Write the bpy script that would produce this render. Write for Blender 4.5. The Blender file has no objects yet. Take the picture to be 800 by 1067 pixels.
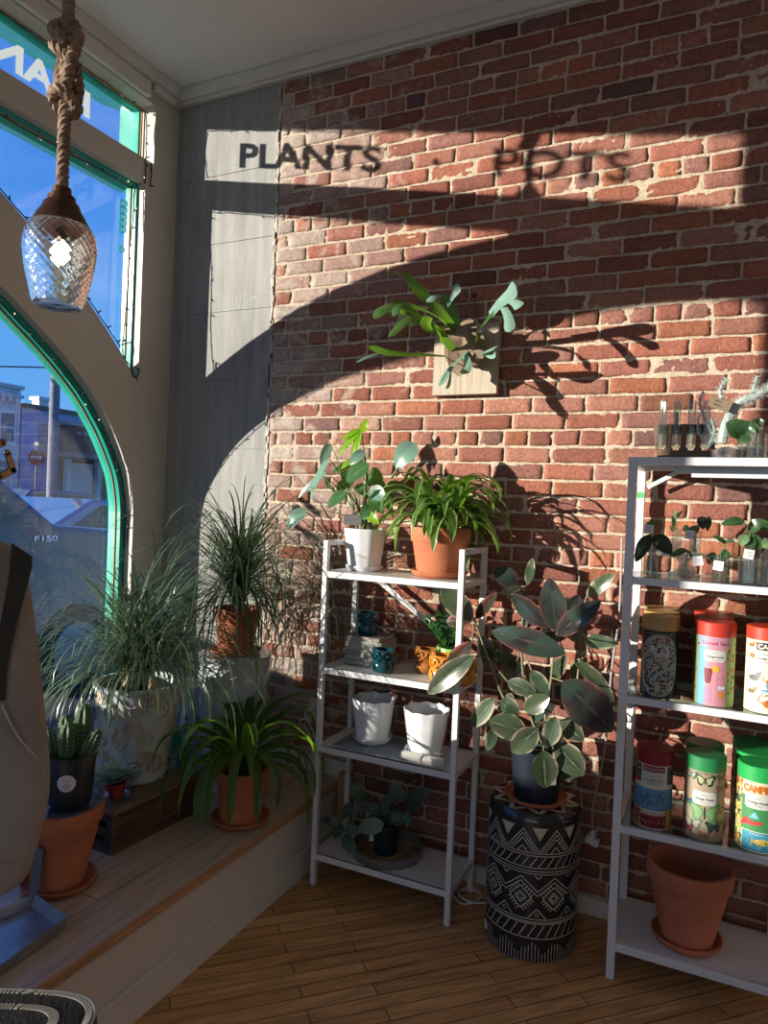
import bpy, math, random
from math import sin, cos, pi, radians, sqrt, atan2, hypot
from mathutils import Vector, Matrix
rnd = random.Random(7)
COL = bpy.context.scene.collection
SC = bpy.context.scene
V = Vector

# ------------------------------------------------------------------ camera
F = 740.0
YAW, PIT, ROL = radians(25.38), radians(-0.655), radians(2.365)
CAM = V((2.594, -2.826, 1.54))
fw = V((-sin(YAW)*cos(PIT), cos(YAW)*cos(PIT), sin(PIT)))
rt = fw.cross(V((0, 0, 1))).normalized()
up = rt.cross(fw)
RT = rt*cos(ROL)+up*sin(ROL)
UP = -rt*sin(ROL)+up*cos(ROL)
cd = bpy.data.cameras.new('camera'); cam = bpy.data.objects.new('camera', cd); COL.objects.link(cam)
cam.matrix_world = Matrix(((RT.x, UP.x, -fw.x, CAM.x), (RT.y, UP.y, -fw.y, CAM.y), (RT.z, UP.z, -fw.z, CAM.z), (0, 0, 0, 1)))
cd.sensor_fit = 'VERTICAL'; cd.sensor_height = 24; cd.lens = 24*F/1067
cd.clip_start = 0.02; cd.clip_end = 300
SC.camera = cam
SUN = V((1.1, 1.0, -0.218)).normalized()

def ray(px, py): return RT*(px-400)+UP*(533.5-py)+fw*F
def at(px, py, y):            # point of the photograph on the vertical plane y = const
    d = ray(px, py); return CAM+d*((y-CAM.y)/d.y)
def atz(px, py, z):
    d = ray(px, py); return CAM+d*((z-CAM.z)/d.z)
def atx(px, py, x):
    d = ray(px, py); return CAM+d*((x-CAM.x)/d.x)
def xat(px, y, z):            # x of the pixel column at given y, z
    n = RT*F-fw*(px-400)
    return CAM.x-(n.y*(y-CAM.y)+n.z*(z-CAM.z))/n.x

# ------------------------------------------------------------------ materials
MATS = {}
def nt(name):
    m = bpy.data.materials.new(name); m.use_nodes = True
    t = m.node_tree; t.nodes.clear()
    o = t.nodes.new('ShaderNodeOutputMaterial')
    return m, t, o
def N(t, typ, **kw):
    n = t.nodes.new(typ)
    for k, v in kw.items():
        if k.startswith('i_'): n.inputs[k[2:].replace('_', ' ')].default_value = v
        else: setattr(n, k, v)
    return n
def c4(c): return (c[0], c[1], c[2], 1.0)
def lin(r, g, b):
    f = lambda c: (c/255/12.92) if c <= 10 else ((c/255+0.055)/1.055)**2.4
    return (f(r), f(g), f(b))
def pm(name, col, rough=.5, metal=0.0, var=0.0, vs=8.0, bump=0.0, bs=60.0, col2=None, stretch=None, spec=.5, bdist=.004, coat=0, transl=0):
    if name in MATS: return MATS[name]
    m, t, o = nt(name); L = t.links
    p = N(t, 'ShaderNodeBsdfPrincipled'); p.inputs['Roughness'].default_value = rough; p.inputs['Metallic'].default_value = metal
    p.inputs['Specular IOR Level'].default_value = spec; p.inputs['Coat Weight'].default_value = coat
    p.inputs['Base Color'].default_value = c4(col)
    tc = N(t, 'ShaderNodeTexCoord'); mp = N(t, 'ShaderNodeMapping')
    L.new(tc.outputs['Object'], mp.inputs['Vector'])
    if stretch: mp.inputs['Scale'].default_value = stretch
    if var > 0 or col2:
        n = N(t, 'ShaderNodeTexNoise'); n.inputs['Scale'].default_value = vs; n.inputs['Detail'].default_value = 5
        L.new(mp.outputs[0], n.inputs['Vector'])
        r = N(t, 'ShaderNodeValToRGB'); r.color_ramp.elements[0].position = .35; r.color_ramp.elements[1].position = .65
        c2 = col2 if col2 else tuple(min(1, c*(1+var)) for c in col)
        c1 = col if col2 else tuple(c*(1-var) for c in col)
        r.color_ramp.elements[0].color = c4(c1); r.color_ramp.elements[1].color = c4(c2)
        L.new(n.outputs[0], r.inputs[0]); L.new(r.outputs[0], p.inputs['Base Color'])
    if bump > 0:
        n2 = N(t, 'ShaderNodeTexNoise'); n2.inputs['Scale'].default_value = bs; n2.inputs['Detail'].default_value = 4
        L.new(mp.outputs[0], n2.inputs['Vector'])
        b = N(t, 'ShaderNodeBump'); b.inputs['Strength'].default_value = bump; b.inputs['Distance'].default_value = bdist
        L.new(n2.outputs[0], b.inputs['Height']); L.new(b.outputs[0], p.inputs['Normal'])
    if transl > 0:
        tr = N(t, 'ShaderNodeBsdfTranslucent'); tr.inputs[0].default_value = c4(col)
        mx = N(t, 'ShaderNodeMixShader'); mx.inputs[0].default_value = transl
        L.new(p.outputs[0], mx.inputs[1]); L.new(tr.outputs[0], mx.inputs[2]); L.new(mx.outputs[0], o.inputs[0])
    else: L.new(p.outputs[0], o.inputs[0])
    MATS[name] = m; return m
def leafmat(name, center, margin=None, tcol=None, rib=None, mpos=.72, rough=.35, transl=.35, spots=None, back=None, patch=None):
    """uv: u along the blade, v across; margin colour outside |v-.5|*2 > mpos"""
    m, t, o = nt(name); L = t.links
    p = N(t, 'ShaderNodeBsdfPrincipled'); p.inputs['Roughness'].default_value = rough
    uv = N(t, 'ShaderNodeUVMap'); sp = N(t, 'ShaderNodeSeparateXYZ'); L.new(uv.outputs[0], sp.inputs[0])
    a = N(t, 'ShaderNodeMath', operation='SUBTRACT'); a.inputs[1].default_value = .5; L.new(sp.outputs[1], a.inputs[0])
    b = N(t, 'ShaderNodeMath', operation='ABSOLUTE'); L.new(a.outputs[0], b.inputs[0])
    c = N(t, 'ShaderNodeMath', operation='MULTIPLY'); c.inputs[1].default_value = 2; L.new(b.outputs[0], c.inputs[0])
    tc = N(t, 'ShaderNodeTexCoord'); n = N(t, 'ShaderNodeTexNoise'); n.inputs['Scale'].default_value = 35; n.inputs['Detail'].default_value = 3
    L.new(tc.outputs['Object'], n.inputs['Vector'])
    d = N(t, 'ShaderNodeMath', operation='MULTIPLY_ADD'); d.inputs[1].default_value = .35; L.new(n.outputs[0], d.inputs[0]); 
    e = N(t, 'ShaderNodeMath', operation='ADD'); e.inputs[1].default_value = -.175; L.new(c.outputs[0], e.inputs[0]); L.new(e.outputs[0], d.inputs[2])
    r = N(t, 'ShaderNodeValToRGB'); el = r.color_ramp.elements
    rib = rib or tuple(min(1, x*1.7+.02) for x in center)
    margin = margin or center
    el[0].position = 0; el[0].color = c4(rib); el[1].position = .09; el[1].color = c4(center)
    x = el.new(mpos); x.color = c4(tuple((q*.8+w*.2) for q, w in zip(center, margin)))
    x = el.new(min(.99, mpos+.14)); x.color = c4(margin)
    L.new(d.outputs[0], r.inputs[0]); colr = r.outputs[0]
    if patch:
        n3 = N(t, 'ShaderNodeTexNoise'); n3.inputs['Scale'].default_value = patch[1]; L.new(tc.outputs['Object'], n3.inputs['Vector'])
        r3 = N(t, 'ShaderNodeValToRGB'); r3.color_ramp.elements[0].position = .45; r3.color_ramp.elements[1].position = .58
        L.new(n3.outputs[0], r3.inputs[0]); mxp = N(t, 'ShaderNodeMixRGB'); mxp.inputs[2].default_value = c4(patch[0])
        L.new(r3.outputs[0], mxp.inputs[0]); L.new(colr, mxp.inputs[1]); colr = mxp.outputs[0]
    if spots:
        w = N(t, 'ShaderNodeTexVoronoi'); w.inputs['Scale'].default_value = 150; L.new(tc.outputs['Object'], w.inputs['Vector'])
        r2 = N(t, 'ShaderNodeValToRGB'); r2.color_ramp.elements[0].position = .28; r2.color_ramp.elements[1].position = .38
        r2.color_ramp.elements[0].color = (1, 1, 1, 1); r2.color_ramp.elements[1].color = (0, 0, 0, 1)
        L.new(w.outputs[0], r2.inputs[0]); mx0 = N(t, 'ShaderNodeMixRGB'); L.new(r2.outputs[0], mx0.inputs[0]); L.new(colr, mx0.inputs[1])
        mx0.inputs[2].default_value = c4(spots); colr = mx0.outputs[0]
    if back:
        g = N(t, 'ShaderNodeNewGeometry'); mxb = N(t, 'ShaderNodeMixRGB'); L.new(g.outputs['Backfacing'], mxb.inputs[0])
        L.new(colr, mxb.inputs[1]); mxb.inputs[2].default_value = c4(back); colr = mxb.outputs[0]
    L.new(colr, p.inputs['Base Color'])
    tr = N(t, 'ShaderNodeBsdfTranslucent'); mx = N(t, 'ShaderNodeMixShader'); mx.inputs[0].default_value = transl
    if tcol: tr.inputs[0].default_value = c4(tcol)
    else: L.new(colr, tr.inputs[0])
    L.new(p.outputs[0], mx.inputs[1]); L.new(tr.outputs[0], mx.inputs[2]); L.new(mx.outputs[0], o.inputs[0])
    MATS[name] = m; return m
def glassmat(name, tint=(1, 1, 1), ior=1.45, rough=.02, bump=0, bs=60, gl=1.0, body=0, bodycol=(1, 1, 1), pw_=4.0):
    m, t, o = nt(name); L = t.links
    tr = N(t, 'ShaderNodeBsdfTransparent'); tr.inputs[0].default_value = c4(tint)
    gs = N(t, 'ShaderNodeBsdfGlossy'); gs.inputs['Roughness'].default_value = rough
    fr = N(t, 'ShaderNodeLayerWeight'); fr.inputs[0].default_value = .5
    pw = N(t, 'ShaderNodeMath', operation='POWER'); pw.inputs[1].default_value = pw_; L.new(fr.outputs['Facing'], pw.inputs[0])
    mu = N(t, 'ShaderNodeMath', operation='MULTIPLY_ADD'); mu.inputs[1].default_value = .8; mu.inputs[2].default_value = .035*gl; mu.use_clamp = True
    L.new(pw.outputs[0], mu.inputs[0])
    mx = N(t, 'ShaderNodeMixShader'); L.new(mu.outputs[0], mx.inputs[0]); L.new(tr.outputs[0], mx.inputs[1]); L.new(gs.outputs[0], mx.inputs[2])
    if bump:
        tc = N(t, 'ShaderNodeTexCoord'); w = N(t, 'ShaderNodeTexVoronoi'); w.inputs['Scale'].default_value = bs
        L.new(tc.outputs['Object'], w.inputs['Vector'])
        b = N(t, 'ShaderNodeBump'); b.inputs['Strength'].default_value = bump; b.inputs['Distance'].default_value = .006
        L.new(w.outputs[0], b.inputs['Height']); L.new(b.outputs[0], gs.inputs['Normal']); L.new(b.outputs[0], fr.inputs['Normal'])
    out = mx.outputs[0]
    if body:
        df = N(t, 'ShaderNodeBsdfDiffuse'); df.inputs[0].default_value = c4(bodycol); tl = N(t, 'ShaderNodeBsdfTranslucent'); tl.inputs[0].default_value = c4(bodycol)
        m1 = N(t, 'ShaderNodeMixShader'); L.new(df.outputs[0], m1.inputs[1]); L.new(tl.outputs[0], m1.inputs[2])
        m2 = N(t, 'ShaderNodeMixShader'); m2.inputs[0].default_value = body; L.new(out, m2.inputs[1]); L.new(m1.outputs[0], m2.inputs[2]); out = m2.outputs[0]
    L.new(out, o.inputs[0]); MATS[name] = m; return m
def emis(name, col, s):
    m, t, o = nt(name); e = N(t, 'ShaderNodeEmission'); e.inputs[0].default_value = c4(col); e.inputs[1].default_value = s
    t.links.new(e.outputs[0], o.inputs[0]); MATS[name] = m; return m

# ------------------------------------------------------------------ geometry collector
class G:
    def __init__(s): s.v = []; s.f = []; s.m = []; s.uv = {}; s.vc = {}; s.sm = []
    def face(s, idx, m=0, smooth=True, uv=None):
        if uv: s.uv[len(s.f)] = uv
        s.f.append(tuple(idx)); s.m.append(m); s.sm.append(smooth)
    def hexa(s, p, m=0):
        b = len(s.v); s.v += [tuple(q) for q in p]
        for f in ((0, 3, 2, 1), (4, 5, 6, 7), (0, 1, 5, 4), (1, 2, 6, 5), (2, 3, 7, 6), (3, 0, 4, 7)): s.face([b+i for i in f], m, False)
        return s
    def box(s, x0, x1, y0, y1, z0, z1, m=0):
        x0, x1 = min(x0, x1), max(x0, x1); y0, y1 = min(y0, y1), max(y0, y1); z0, z1 = min(z0, z1), max(z0, z1)
        return s.hexa([(x0, y0, z0), (x1, y0, z0), (x1, y1, z0), (x0, y1, z0), (x0, y0, z1), (x1, y0, z1), (x1, y1, z1), (x0, y1, z1)], m)
    def obox(s, c, size, rz=0, m=0, rx=0, ry=0):
        R = Matrix.Rotation(rz, 3, 'Z') @ Matrix.Rotation(ry, 3, 'Y') @ Matrix.Rotation(rx, 3, 'X')
        a, b, h = size[0]/2, size[1]/2, size[2]/2; c = V(c)
        return s.hexa([c+R @ V(q) for q in ((-a, -b, -h), (a, -b, -h), (a, b, -h), (-a, b, -h), (-a, -b, h), (a, -b, h), (a, b, h), (-a, b, h))], m)
    def beam(s, p, q, w, t, m=0, upv=(0, 0, 1)):
        p, q = V(p), V(q); d = (q-p).normalized(); a = d.cross(V(upv))
        if a.length < 1e-4: a = d.cross(V((0, 1, 0)))
        a.normalize(); b = a.cross(d); a = a*w/2; b = b*t/2
        return s.hexa([p-a-b, p+a-b, p+a+b, p-a+b, q-a-b, q+a-b, q+a+b, q-a+b], m)
    def lathe(s, prof, c=(0, 0, 0), seg=32, m=0, mod=None, cap=False, smooth=True, tilt=None):
        b = len(s.v); c = V(c); n = len(prof)
        for i, (r, z) in enumerate(prof):
            for k in range(seg):
                a = 2*pi*k/seg; rr, zz = (r, z) if not mod else mod(r, z, a)
                p = V((rr*cos(a), rr*sin(a), zz))
                if tilt: p = tilt @ p
                s.v.append(tuple(c+p))
        for i in range(n-1):
            for k in range(seg):
                k2 = (k+1) % seg
                s.face((b+i*seg+k, b+i*seg+k2, b+(i+1)*seg+k2, b+(i+1)*seg+k), m, smooth)
        if cap:
            s.face([b+k for k in range(seg)][::-1], m, False); s.face([b+(n-1)*seg+k for k in range(seg)], m, False)
        return s
    def tube(s, pts, r, seg=8, m=0, caps=True, smooth=True):
        pts = [V(p) for p in pts]; n = len(pts); b = len(s.v)
        if n < 2: return s
        rr = r if callable(r) else (lambda t: r)
        pd = (pts[1]-pts[0]).normalized(); a = pd.orthogonal().normalized()
        for i, p in enumerate(pts):
            d = (pts[min(i+1, n-1)]-pts[max(i-1, 0)])
            d = d.normalized() if d.length > 1e-9 else pd
            a = (a-d*a.dot(d)); a = a.normalized() if a.length > 1e-6 else d.orthogonal().normalized()
            c = d.cross(a); R = rr(i/(n-1))
            for k in range(seg):
                t = 2*pi*k/seg; s.v.append(tuple(p+(a*cos(t)+c*sin(t))*R))
        for i in range(n-1):
            for k in range(seg):
                k2 = (k+1) % seg; s.face((b+i*seg+k, b+i*seg+k2, b+(i+1)*seg+k2, b+(i+1)*seg+k), m, smooth)
        if caps: s.face([b+k for k in range(seg)][::-1], m, False); s.face([b+(n-1)*seg+k for k in range(seg)], m, False)
        return s
    def sphere(s, c, r, m=0, seg=12, ring=8, sc=(1, 1, 1), R=None):
        prof = [(max(1e-4, sin(pi*i/ring)), -cos(pi*i/ring)) for i in range(ring+1)]
        b = len(s.v); s.lathe(prof, (0, 0, 0), seg, m); c = V(c)
        for i in range(b, len(s.v)):
            p = V((s.v[i][0]*r*sc[0], s.v[i][1]*r*sc[1], s.v[i][2]*r*sc[2]))
            if R: p = R @ p
            s.v[i] = tuple(c+p)
        return s
    def prism(s, poly, ax, a0, a1, m=0, m_side=None):
        """poly of 2D points; ax: 'x' -> (y,z), 'y' -> (x,z), 'z' -> (x,y)"""
        b = len(s.v); n = len(poly)
        mk = {'x': lambda p, a: (a, p[0], p[1]), 'y': lambda p, a: (p[0], a, p[1]), 'z': lambda p, a: (p[0], p[1], a)}[ax]
        for a in (a0, a1):
            for p in poly: s.v.append(mk(p, a))
        s.face([b+i for i in range(n)][::-1], m, False); s.face([b+n+i for i in range(n)], m, False)
        ms = m if m_side is None else m_side
        for i in range(n):
            j = (i+1) % n; s.face((b+i, b+j, b+n+j, b+n+i), ms, False)
        return s
    def leaf(s, p0, p1, w, nrm=None, bow=.12, fold=.18, a=1.0, b=.75, nu=9, nv=4, m=0, twist=0.0, side=0.0, wave=0.0):
        """broad leaf from p0 (base) to p1 (tip); w = full width"""
        p0, p1 = V(p0), V(p1); d = p1-p0; L = d.length; d.normalize()
        if nrm is None: nrm = (CAM-p0).normalized()+V((0, 0, .5))+V((rnd.uniform(-.5, .5), rnd.uniform(-.3, .3), rnd.uniform(-.3, .4)))
        nrm = V(nrm); nrm = nrm-d*nrm.dot(d)
        nrm = nrm.normalized() if nrm.length > 1e-5 else d.orthogonal().normalized()
        sd = d.cross(nrm)
        base = len(s.v)
        for i in range(nu+1):
            t = i/nu
            ww = w/2*(sin(pi*min(1, t**a*.985+.008))**b)
            tw = twist*(t-.3); sv = sd*cos(tw)+nrm*sin(tw); nv_ = nrm*cos(tw)-sd*sin(tw)
            c = p0+d*(L*t)+nrm*(bow*L*sin(pi*t))+sd*(side*L*sin(pi*t))
            for j in range(nv+1):
                q = j/nv*2-1
                pp_ = c+sv*(q*ww)+nv_*(fold*abs(q)*ww+wave*w*sin(t*17+q*2)*abs(q)); pp_.y = min(pp_.y, -.018); s.v.append(tuple(pp_))
        for i in range(nu):
            for j in range(nv):
                k = base+i*(nv+1)+j
                s.face((k, k+1, k+nv+2, k+nv+1), m, True, ((i/nu, j/nv), (i/nu, (j+1)/nv), ((i+1)/nu, (j+1)/nv), ((i+1)/nu, j/nv)))
        return s
    def blade(s, p, az, el, L, w, droop, seg=9, m=0, nv=2, fold=.25, shape=.5, az_bend=0.0):
        """arching strap leaf: starts at p with azimuth/elevation, bends down under its weight"""
        p = V(p); base = len(s.v); st = L/seg
        for i in range(seg+1):
            t = i/seg
            d = V((cos(az)*cos(el), sin(az)*cos(el), sin(el)))
            sd = V((-sin(az), cos(az), 0)); up_ = sd.cross(d)*-1
            ww = w/2*max(.04, min(1, (.45+t*2.2))*(1-t**2.2)**shape)
            for j in range(nv+1):
                q = j/nv*2-1
                pp_ = p+sd*(q*ww)+up_*(abs(q)*ww*fold); pp_.y = min(pp_.y, -.018-.004*abs(q)); s.v.append(tuple(pp_))
            p = p+d*st; el -= droop*(.35+1.3*t)/seg; az += az_bend/seg
            if el < -1.5: el = -1.5
        for i in range(seg):
            for j in range(nv):
                k = base+i*(nv+1)+j
                s.face((k, k+1, k+nv+2, k+nv+1), m, True, ((i/seg, j/nv), (i/seg, (j+1)/nv), ((i+1)/seg, (j+1)/nv), ((i+1)/seg, j/nv)))
        return s
    def make(s, name, mats, parent=None, origin=None, bevel=0, angle=40, smooth=None):
        if not isinstance(mats, (list, tuple)): mats = [mats]
        o_ = V((0, 0, 0))
        if parent is not None:
            q = parent
            while q is not None: o_ += q.location; q = q.parent
        elif origin is not None: o_ = V(origin)
        me = bpy.data.meshes.new(name)
        me.from_pydata([tuple(V(p)-o_) for p in s.v], [], s.f)
        for m_ in mats: me.materials.append(m_)
        me.polygons.foreach_set('material_index', s.m)
        me.polygons.foreach_set('use_smooth', s.sm if smooth is None else [smooth]*len(s.f))
        if s.uv:
            l = me.uv_layers.new(name='UVMap'); dat = [0.0]*(len(me.loops)*2)
            for p in me.polygons:
                u = s.uv.get(p.index)
                if u:
                    for k, li in enumerate(p.loop_indices): dat[2*li], dat[2*li+1] = u[k]
            l.data.foreach_set('uv', dat)
        me.update()
        try: me.set_sharp_from_angle(angle=radians(angle))
        except Exception: pass
        ob = bpy.data.objects.new(name, me); COL.objects.link(ob)
        if parent is not None: ob.parent = parent
        else: ob.location = o_
        if bevel:
            b = ob.modifiers.new('bevel', 'BEVEL'); b.width = bevel; b.segments = 2; b.limit_method = 'ANGLE'
        return ob
def tag(o, label=None, cat=None, group=None, kind=None):
    if label: o['label'] = label
    if cat: o['category'] = cat
    if group: o['group'] = group
    if kind: o['kind'] = kind
    return o
def thing(name, label, cat, loc, group=None):
    o = bpy.data.objects.new(name, None); o.empty_display_size = .05; COL.objects.link(o); o.location = V(loc)
    return tag(o, label, cat, group)
def copy_tree(o, loc, label, group=None):
    c = o.copy(); COL.objects.link(c); c.location = V(loc); c['label'] = label
    if group: c['group'] = group
    for ch in list(o.children):
        k = ch.copy(); COL.objects.link(k); k.parent = c
        for g in list(ch.children):
            h = g.copy(); COL.objects.link(h); h.parent = k
    return c
def bez(pts, n=12):
    """Catmull-Rom through points"""
    P = [V(p) for p in pts]; P = [P[0]*2-P[1]]+P+[P[-1]*2-P[-2]]; out = []
    for i in range(1, len(P)-2):
        for k in range(n):
            t = k/n; a, b, c, d = P[i-1], P[i], P[i+1], P[i+2]
            out.append(.5*((2*b)+(c-a)*t+(2*a-5*b+4*c-d)*t*t+(3*b-a-3*c+d)*t**3))
    out.append(P[-2]); return out
TEXTC = {}
def text_tris(txt, bold=0.0, res=3):
    key = (txt, bold, res)
    if key in TEXTC: return TEXTC[key]
    cu = bpy.data.curves.new('t', 'FONT'); cu.body = txt; cu.size = 1; cu.offset = bold; cu.resolution_u = res
    ob = bpy.data.objects.new('t', cu); COL.objects.link(ob)
    dg = bpy.context.evaluated_depsgraph_get(); me = bpy.data.meshes.new_from_object(ob.evaluated_get(dg))
    vs = [(v.co.x, v.co.y) for v in me.vertices]; fs = [tuple(p.vertices) for p in me.polygons]
    bpy.data.objects.remove(ob); bpy.data.curves.remove(cu); bpy.data.meshes.remove(me)
    x0 = min(v[0] for v in vs); x1 = max(v[0] for v in vs); y0 = min(v[1] for v in vs); y1 = max(v[1] for v in vs)
    TEXTC[key] = (vs, fs, (x0, x1, y0, y1)); return TEXTC[key]
def add_text(g, txt, mapf, w=None, h=None, m=0, bold=0.0, cx=0, cz=0, mirror=False):
    """map text into local 2D box centred cx,cz of width w (or height h); mapf(x,z)->3D"""
    vs, fs, (x0, x1, y0, y1) = text_tris(txt, bold)
    sx = (w/(x1-x0)) if w else (h/(y1-y0)); sy = (h/(y1-y0)) if h else sx
    if w is None: sx = sy
    b = len(g.v)
    for x, y in vs:
        X = (x-(x0+x1)/2)*sx*(-1 if mirror else 1); g.v.append(tuple(mapf(cx+X, cz+(y-(y0+y1)/2)*sy)))
    for f in fs: g.face([b+i for i in f], m, False)
def poly2(g, pts, mapf, m=0):
    xs = [p[0] for p in pts]; x0, x1 = min(xs), max(xs)
    if x1-x0 > .006:
        n = max(4, int((x1-x0)/.0035)); E = list(zip(pts, list(pts[1:])+[pts[0]])); b = len(g.v)
        for i in range(n+1):
            x = x0+(x1-x0)*(min(.985, max(.015, i/n))); zs = []
            for (a, c), (d, e) in E:
                if (a-x)*(d-x) <= 0 and abs(a-d) > 1e-9: zs.append(c+(e-c)*(x-a)/(d-a))
            zs = zs or [pts[0][1]]; xx = x0+(x1-x0)*i/n
            g.v.append(tuple(mapf(xx, min(zs)))); g.v.append(tuple(mapf(xx, max(zs))))
        for i in range(n): k = b+2*i; g.face((k, k+2, k+3, k+1), m, True)
        return
    b = len(g.v); g.v += [tuple(mapf(x, z)) for x, z in pts]; g.face([b+i for i in range(len(pts))], m, False)
def grid2(g, x0, x1, z0, z1, mapf, m=0, n=8):
    b = len(g.v)
    for i in range(n+1):
        x = x0+(x1-x0)*i/n; g.v.append(tuple(mapf(x, z0))); g.v.append(tuple(mapf(x, z1)))
    for i in range(n): k = b+2*i; g.face((k, k+2, k+3, k+1), m, True)
def stroke2(g, pts, w, mapf, m=0, step=.012, closed=False):
    P = list(pts)+([pts[0]] if closed else [])
    for (xa, za), (xb, zb) in zip(P[:-1], P[1:]):
        L = hypot(xb-xa, zb-za)
        if L < 1e-6: continue
        n = max(1, int(L/step)); nx, nz = -(zb-za)/L*w/2, (xb-xa)/L*w/2; b = len(g.v)
        for i in range(n+1):
            t = i/n; x = xa+(xb-xa)*t; z = za+(zb-za)*t
            g.v.append(tuple(mapf(x+nx, z+nz))); g.v.append(tuple(mapf(x-nx, z-nz)))
        for i in range(n): k = b+2*i; g.face((k, k+1, k+3, k+2), m, True)
def circ(cx, cz, r, n=14, rx=None): return [(cx+(rx or r)*cos(2*pi*i/n), cz+r*sin(2*pi*i/n)) for i in range(n)]

# ------------------------------------------------------------------ common materials
M_white = pm('painted_white_trim', (.62, .60, .56), .45, var=.04, bump=.08, bs=30)
M_taupe = pm('cream_painted_panel', (.52, .48, .42), .5, var=.03, vs=3, bump=.05, bs=40)
M_teal = pm('teal_gloss_paint', (.02, .34, .27), .3, var=.1)
M_gold = pm('gold_pinstripe', (.45, .22, .06), .4)
M_black = pm('black_plastic', (.012, .012, .014), .4)
M_rack = pm('white_powder_coat', (.66, .67, .69), .38, bump=.03, bs=90)
M_terra = pm('terracotta', (.44, .135, .06), .8, var=.16, vs=9, bump=.15, bs=90)
M_terra2 = pm('terracotta_dusty', (.48, .16, .085), .82, var=.2, vs=6, bump=.15, bs=90)
M_soil = pm('potting_soil', (.035, .022, .014), .95, var=.5, vs=60, bump=.9, bs=90, bdist=.01)
M_glassw = glassmat('window_glass', (.97, .99, .98), 1.5, 0.0, gl=1.7)
M_glass = glassmat('bottle_glass', (.90, .94, .93), 1.5, .03, gl=2.2, pw_=1.7, body=.03, bodycol=(.8, .86, .86))
M_gwater = glassmat('water_in_glass', (.80, .86, .83), 1.33, .02, gl=1.2)
M_glassrack = glassmat('shelf_glass', (.80, .88, .86), 1.5, .02, gl=1.5)
M_tagw = pm('paper_white', (.72, .72, .75), .7)
M_ink = pm('grey_ink', (.12, .12, .13), .7)

def struct(o): return tag(o, kind='structure')

# ================================================================== SETTING
# floor: narrow maple strips laid at 45 degrees
def planks(name, c1, c2, c3, bw, bl, rot, rough, groove=(.01, .006, .004), gw=.0015, streak=.5):
    m, t, o = nt(name); L = t.links
    p = N(t, 'ShaderNodeBsdfPrincipled'); p.inputs['Roughness'].default_value = rough
    tc = N(t, 'ShaderNodeTexCoord'); mp = N(t, 'ShaderNodeMapping'); mp.inputs['Rotation'].default_value = (0, 0, rot)
    L.new(tc.outputs['Object'], mp.inputs['Vector'])
    br = N(t, 'ShaderNodeTexBrick'); br.inputs['Scale'].default_value = 1; br.inputs['Brick Width'].default_value = bl; br.inputs['Row Height'].default_value = bw
    br.inputs['Mortar Size'].default_value = gw; br.inputs['Mortar Smooth'].default_value = 0; br.offset = .37; br.inputs['Bias'].default_value = 0
    br.inputs['Color1'].default_value = (0, 0, 0, 1); br.inputs['Color2'].default_value = (1, 1, 1, 1); br.inputs['Mortar'].default_value = (0, 0, 0, 1)
    L.new(mp.outputs[0], br.inputs['Vector'])
    rp = N(t, 'ShaderNodeValToRGB'); rp.color_ramp.elements[0].color = c4(c1); rp.color_ramp.elements[1].color = c4(c3); e = rp.color_ramp.elements.new(.55); e.color = c4(c2)
    L.new(br.outputs['Color'], rp.inputs[0])
    mp2 = N(t, 'ShaderNodeMapping'); mp2.inputs['Scale'].default_value = (2.0, 22, 1); L.new(mp.outputs[0], mp2.inputs['Vector'])
    no = N(t, 'ShaderNodeTexNoise'); no.inputs['Scale'].default_value = 1.6; no.inputs['Detail'].default_value = 6; no.inputs['Distortion'].default_value = 1.2; L.new(mp2.outputs[0], no.inputs['Vector'])
    r2 = N(t, 'ShaderNodeValToRGB'); r2.color_ramp.elements[0].position = .35; r2.color_ramp.elements[0].color = (1-streak, 1-streak, 1-streak, 1); r2.color_ramp.elements[1].position = .62
    L.new(no.outputs[0], r2.inputs[0])
    mu = N(t, 'ShaderNodeMixRGB', blend_type='MULTIPLY'); mu.inputs[0].default_value = 1; L.new(rp.outputs[0], mu.inputs[1]); L.new(r2.outputs[0], mu.inputs[2])
    mg = N(t, 'ShaderNodeMixRGB'); L.new(br.outputs['Fac'], mg.inputs[0]); L.new(mu.outputs[0], mg.inputs[1]); mg.inputs[2].default_value = c4(groove)
    L.new(mg.outputs[0], p.inputs['Base Color'])
    b = N(t, 'ShaderNodeBump'); b.inputs['Strength'].default_value = .4; b.inputs['Distance'].default_value = .002; b.invert = True; L.new(br.outputs['Fac'], b.inputs['Height']); L.new(b.outputs[0], p.inputs['Normal'])
    L.new(p.outputs[0], o.inputs[0]); return m
M_floor = planks('maple_strip_floor', (.56, .29, .115), (.62, .335, .14), (.68, .385, .17), .057, .62, radians(-45), .38, streak=.40)
M_plat = planks('laminate_platform_top', (.50, .38, .28), (.55, .42, .31), (.60, .46, .35), .19, 1.25, radians(-90), .36, streak=.3)
struct(G().box(-.1, 4.62, -6.6, .12, -.12, 0).make('floor', M_floor))
M_ceil = pm('ceiling_paint', (.78, .79, .80), .75, var=.03, vs=2, bump=.1, bs=60)
struct(G().box(-.12, 4.62, -6.6, .12, 3.59, 3.70).make('ceiling', M_ceil))

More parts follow.
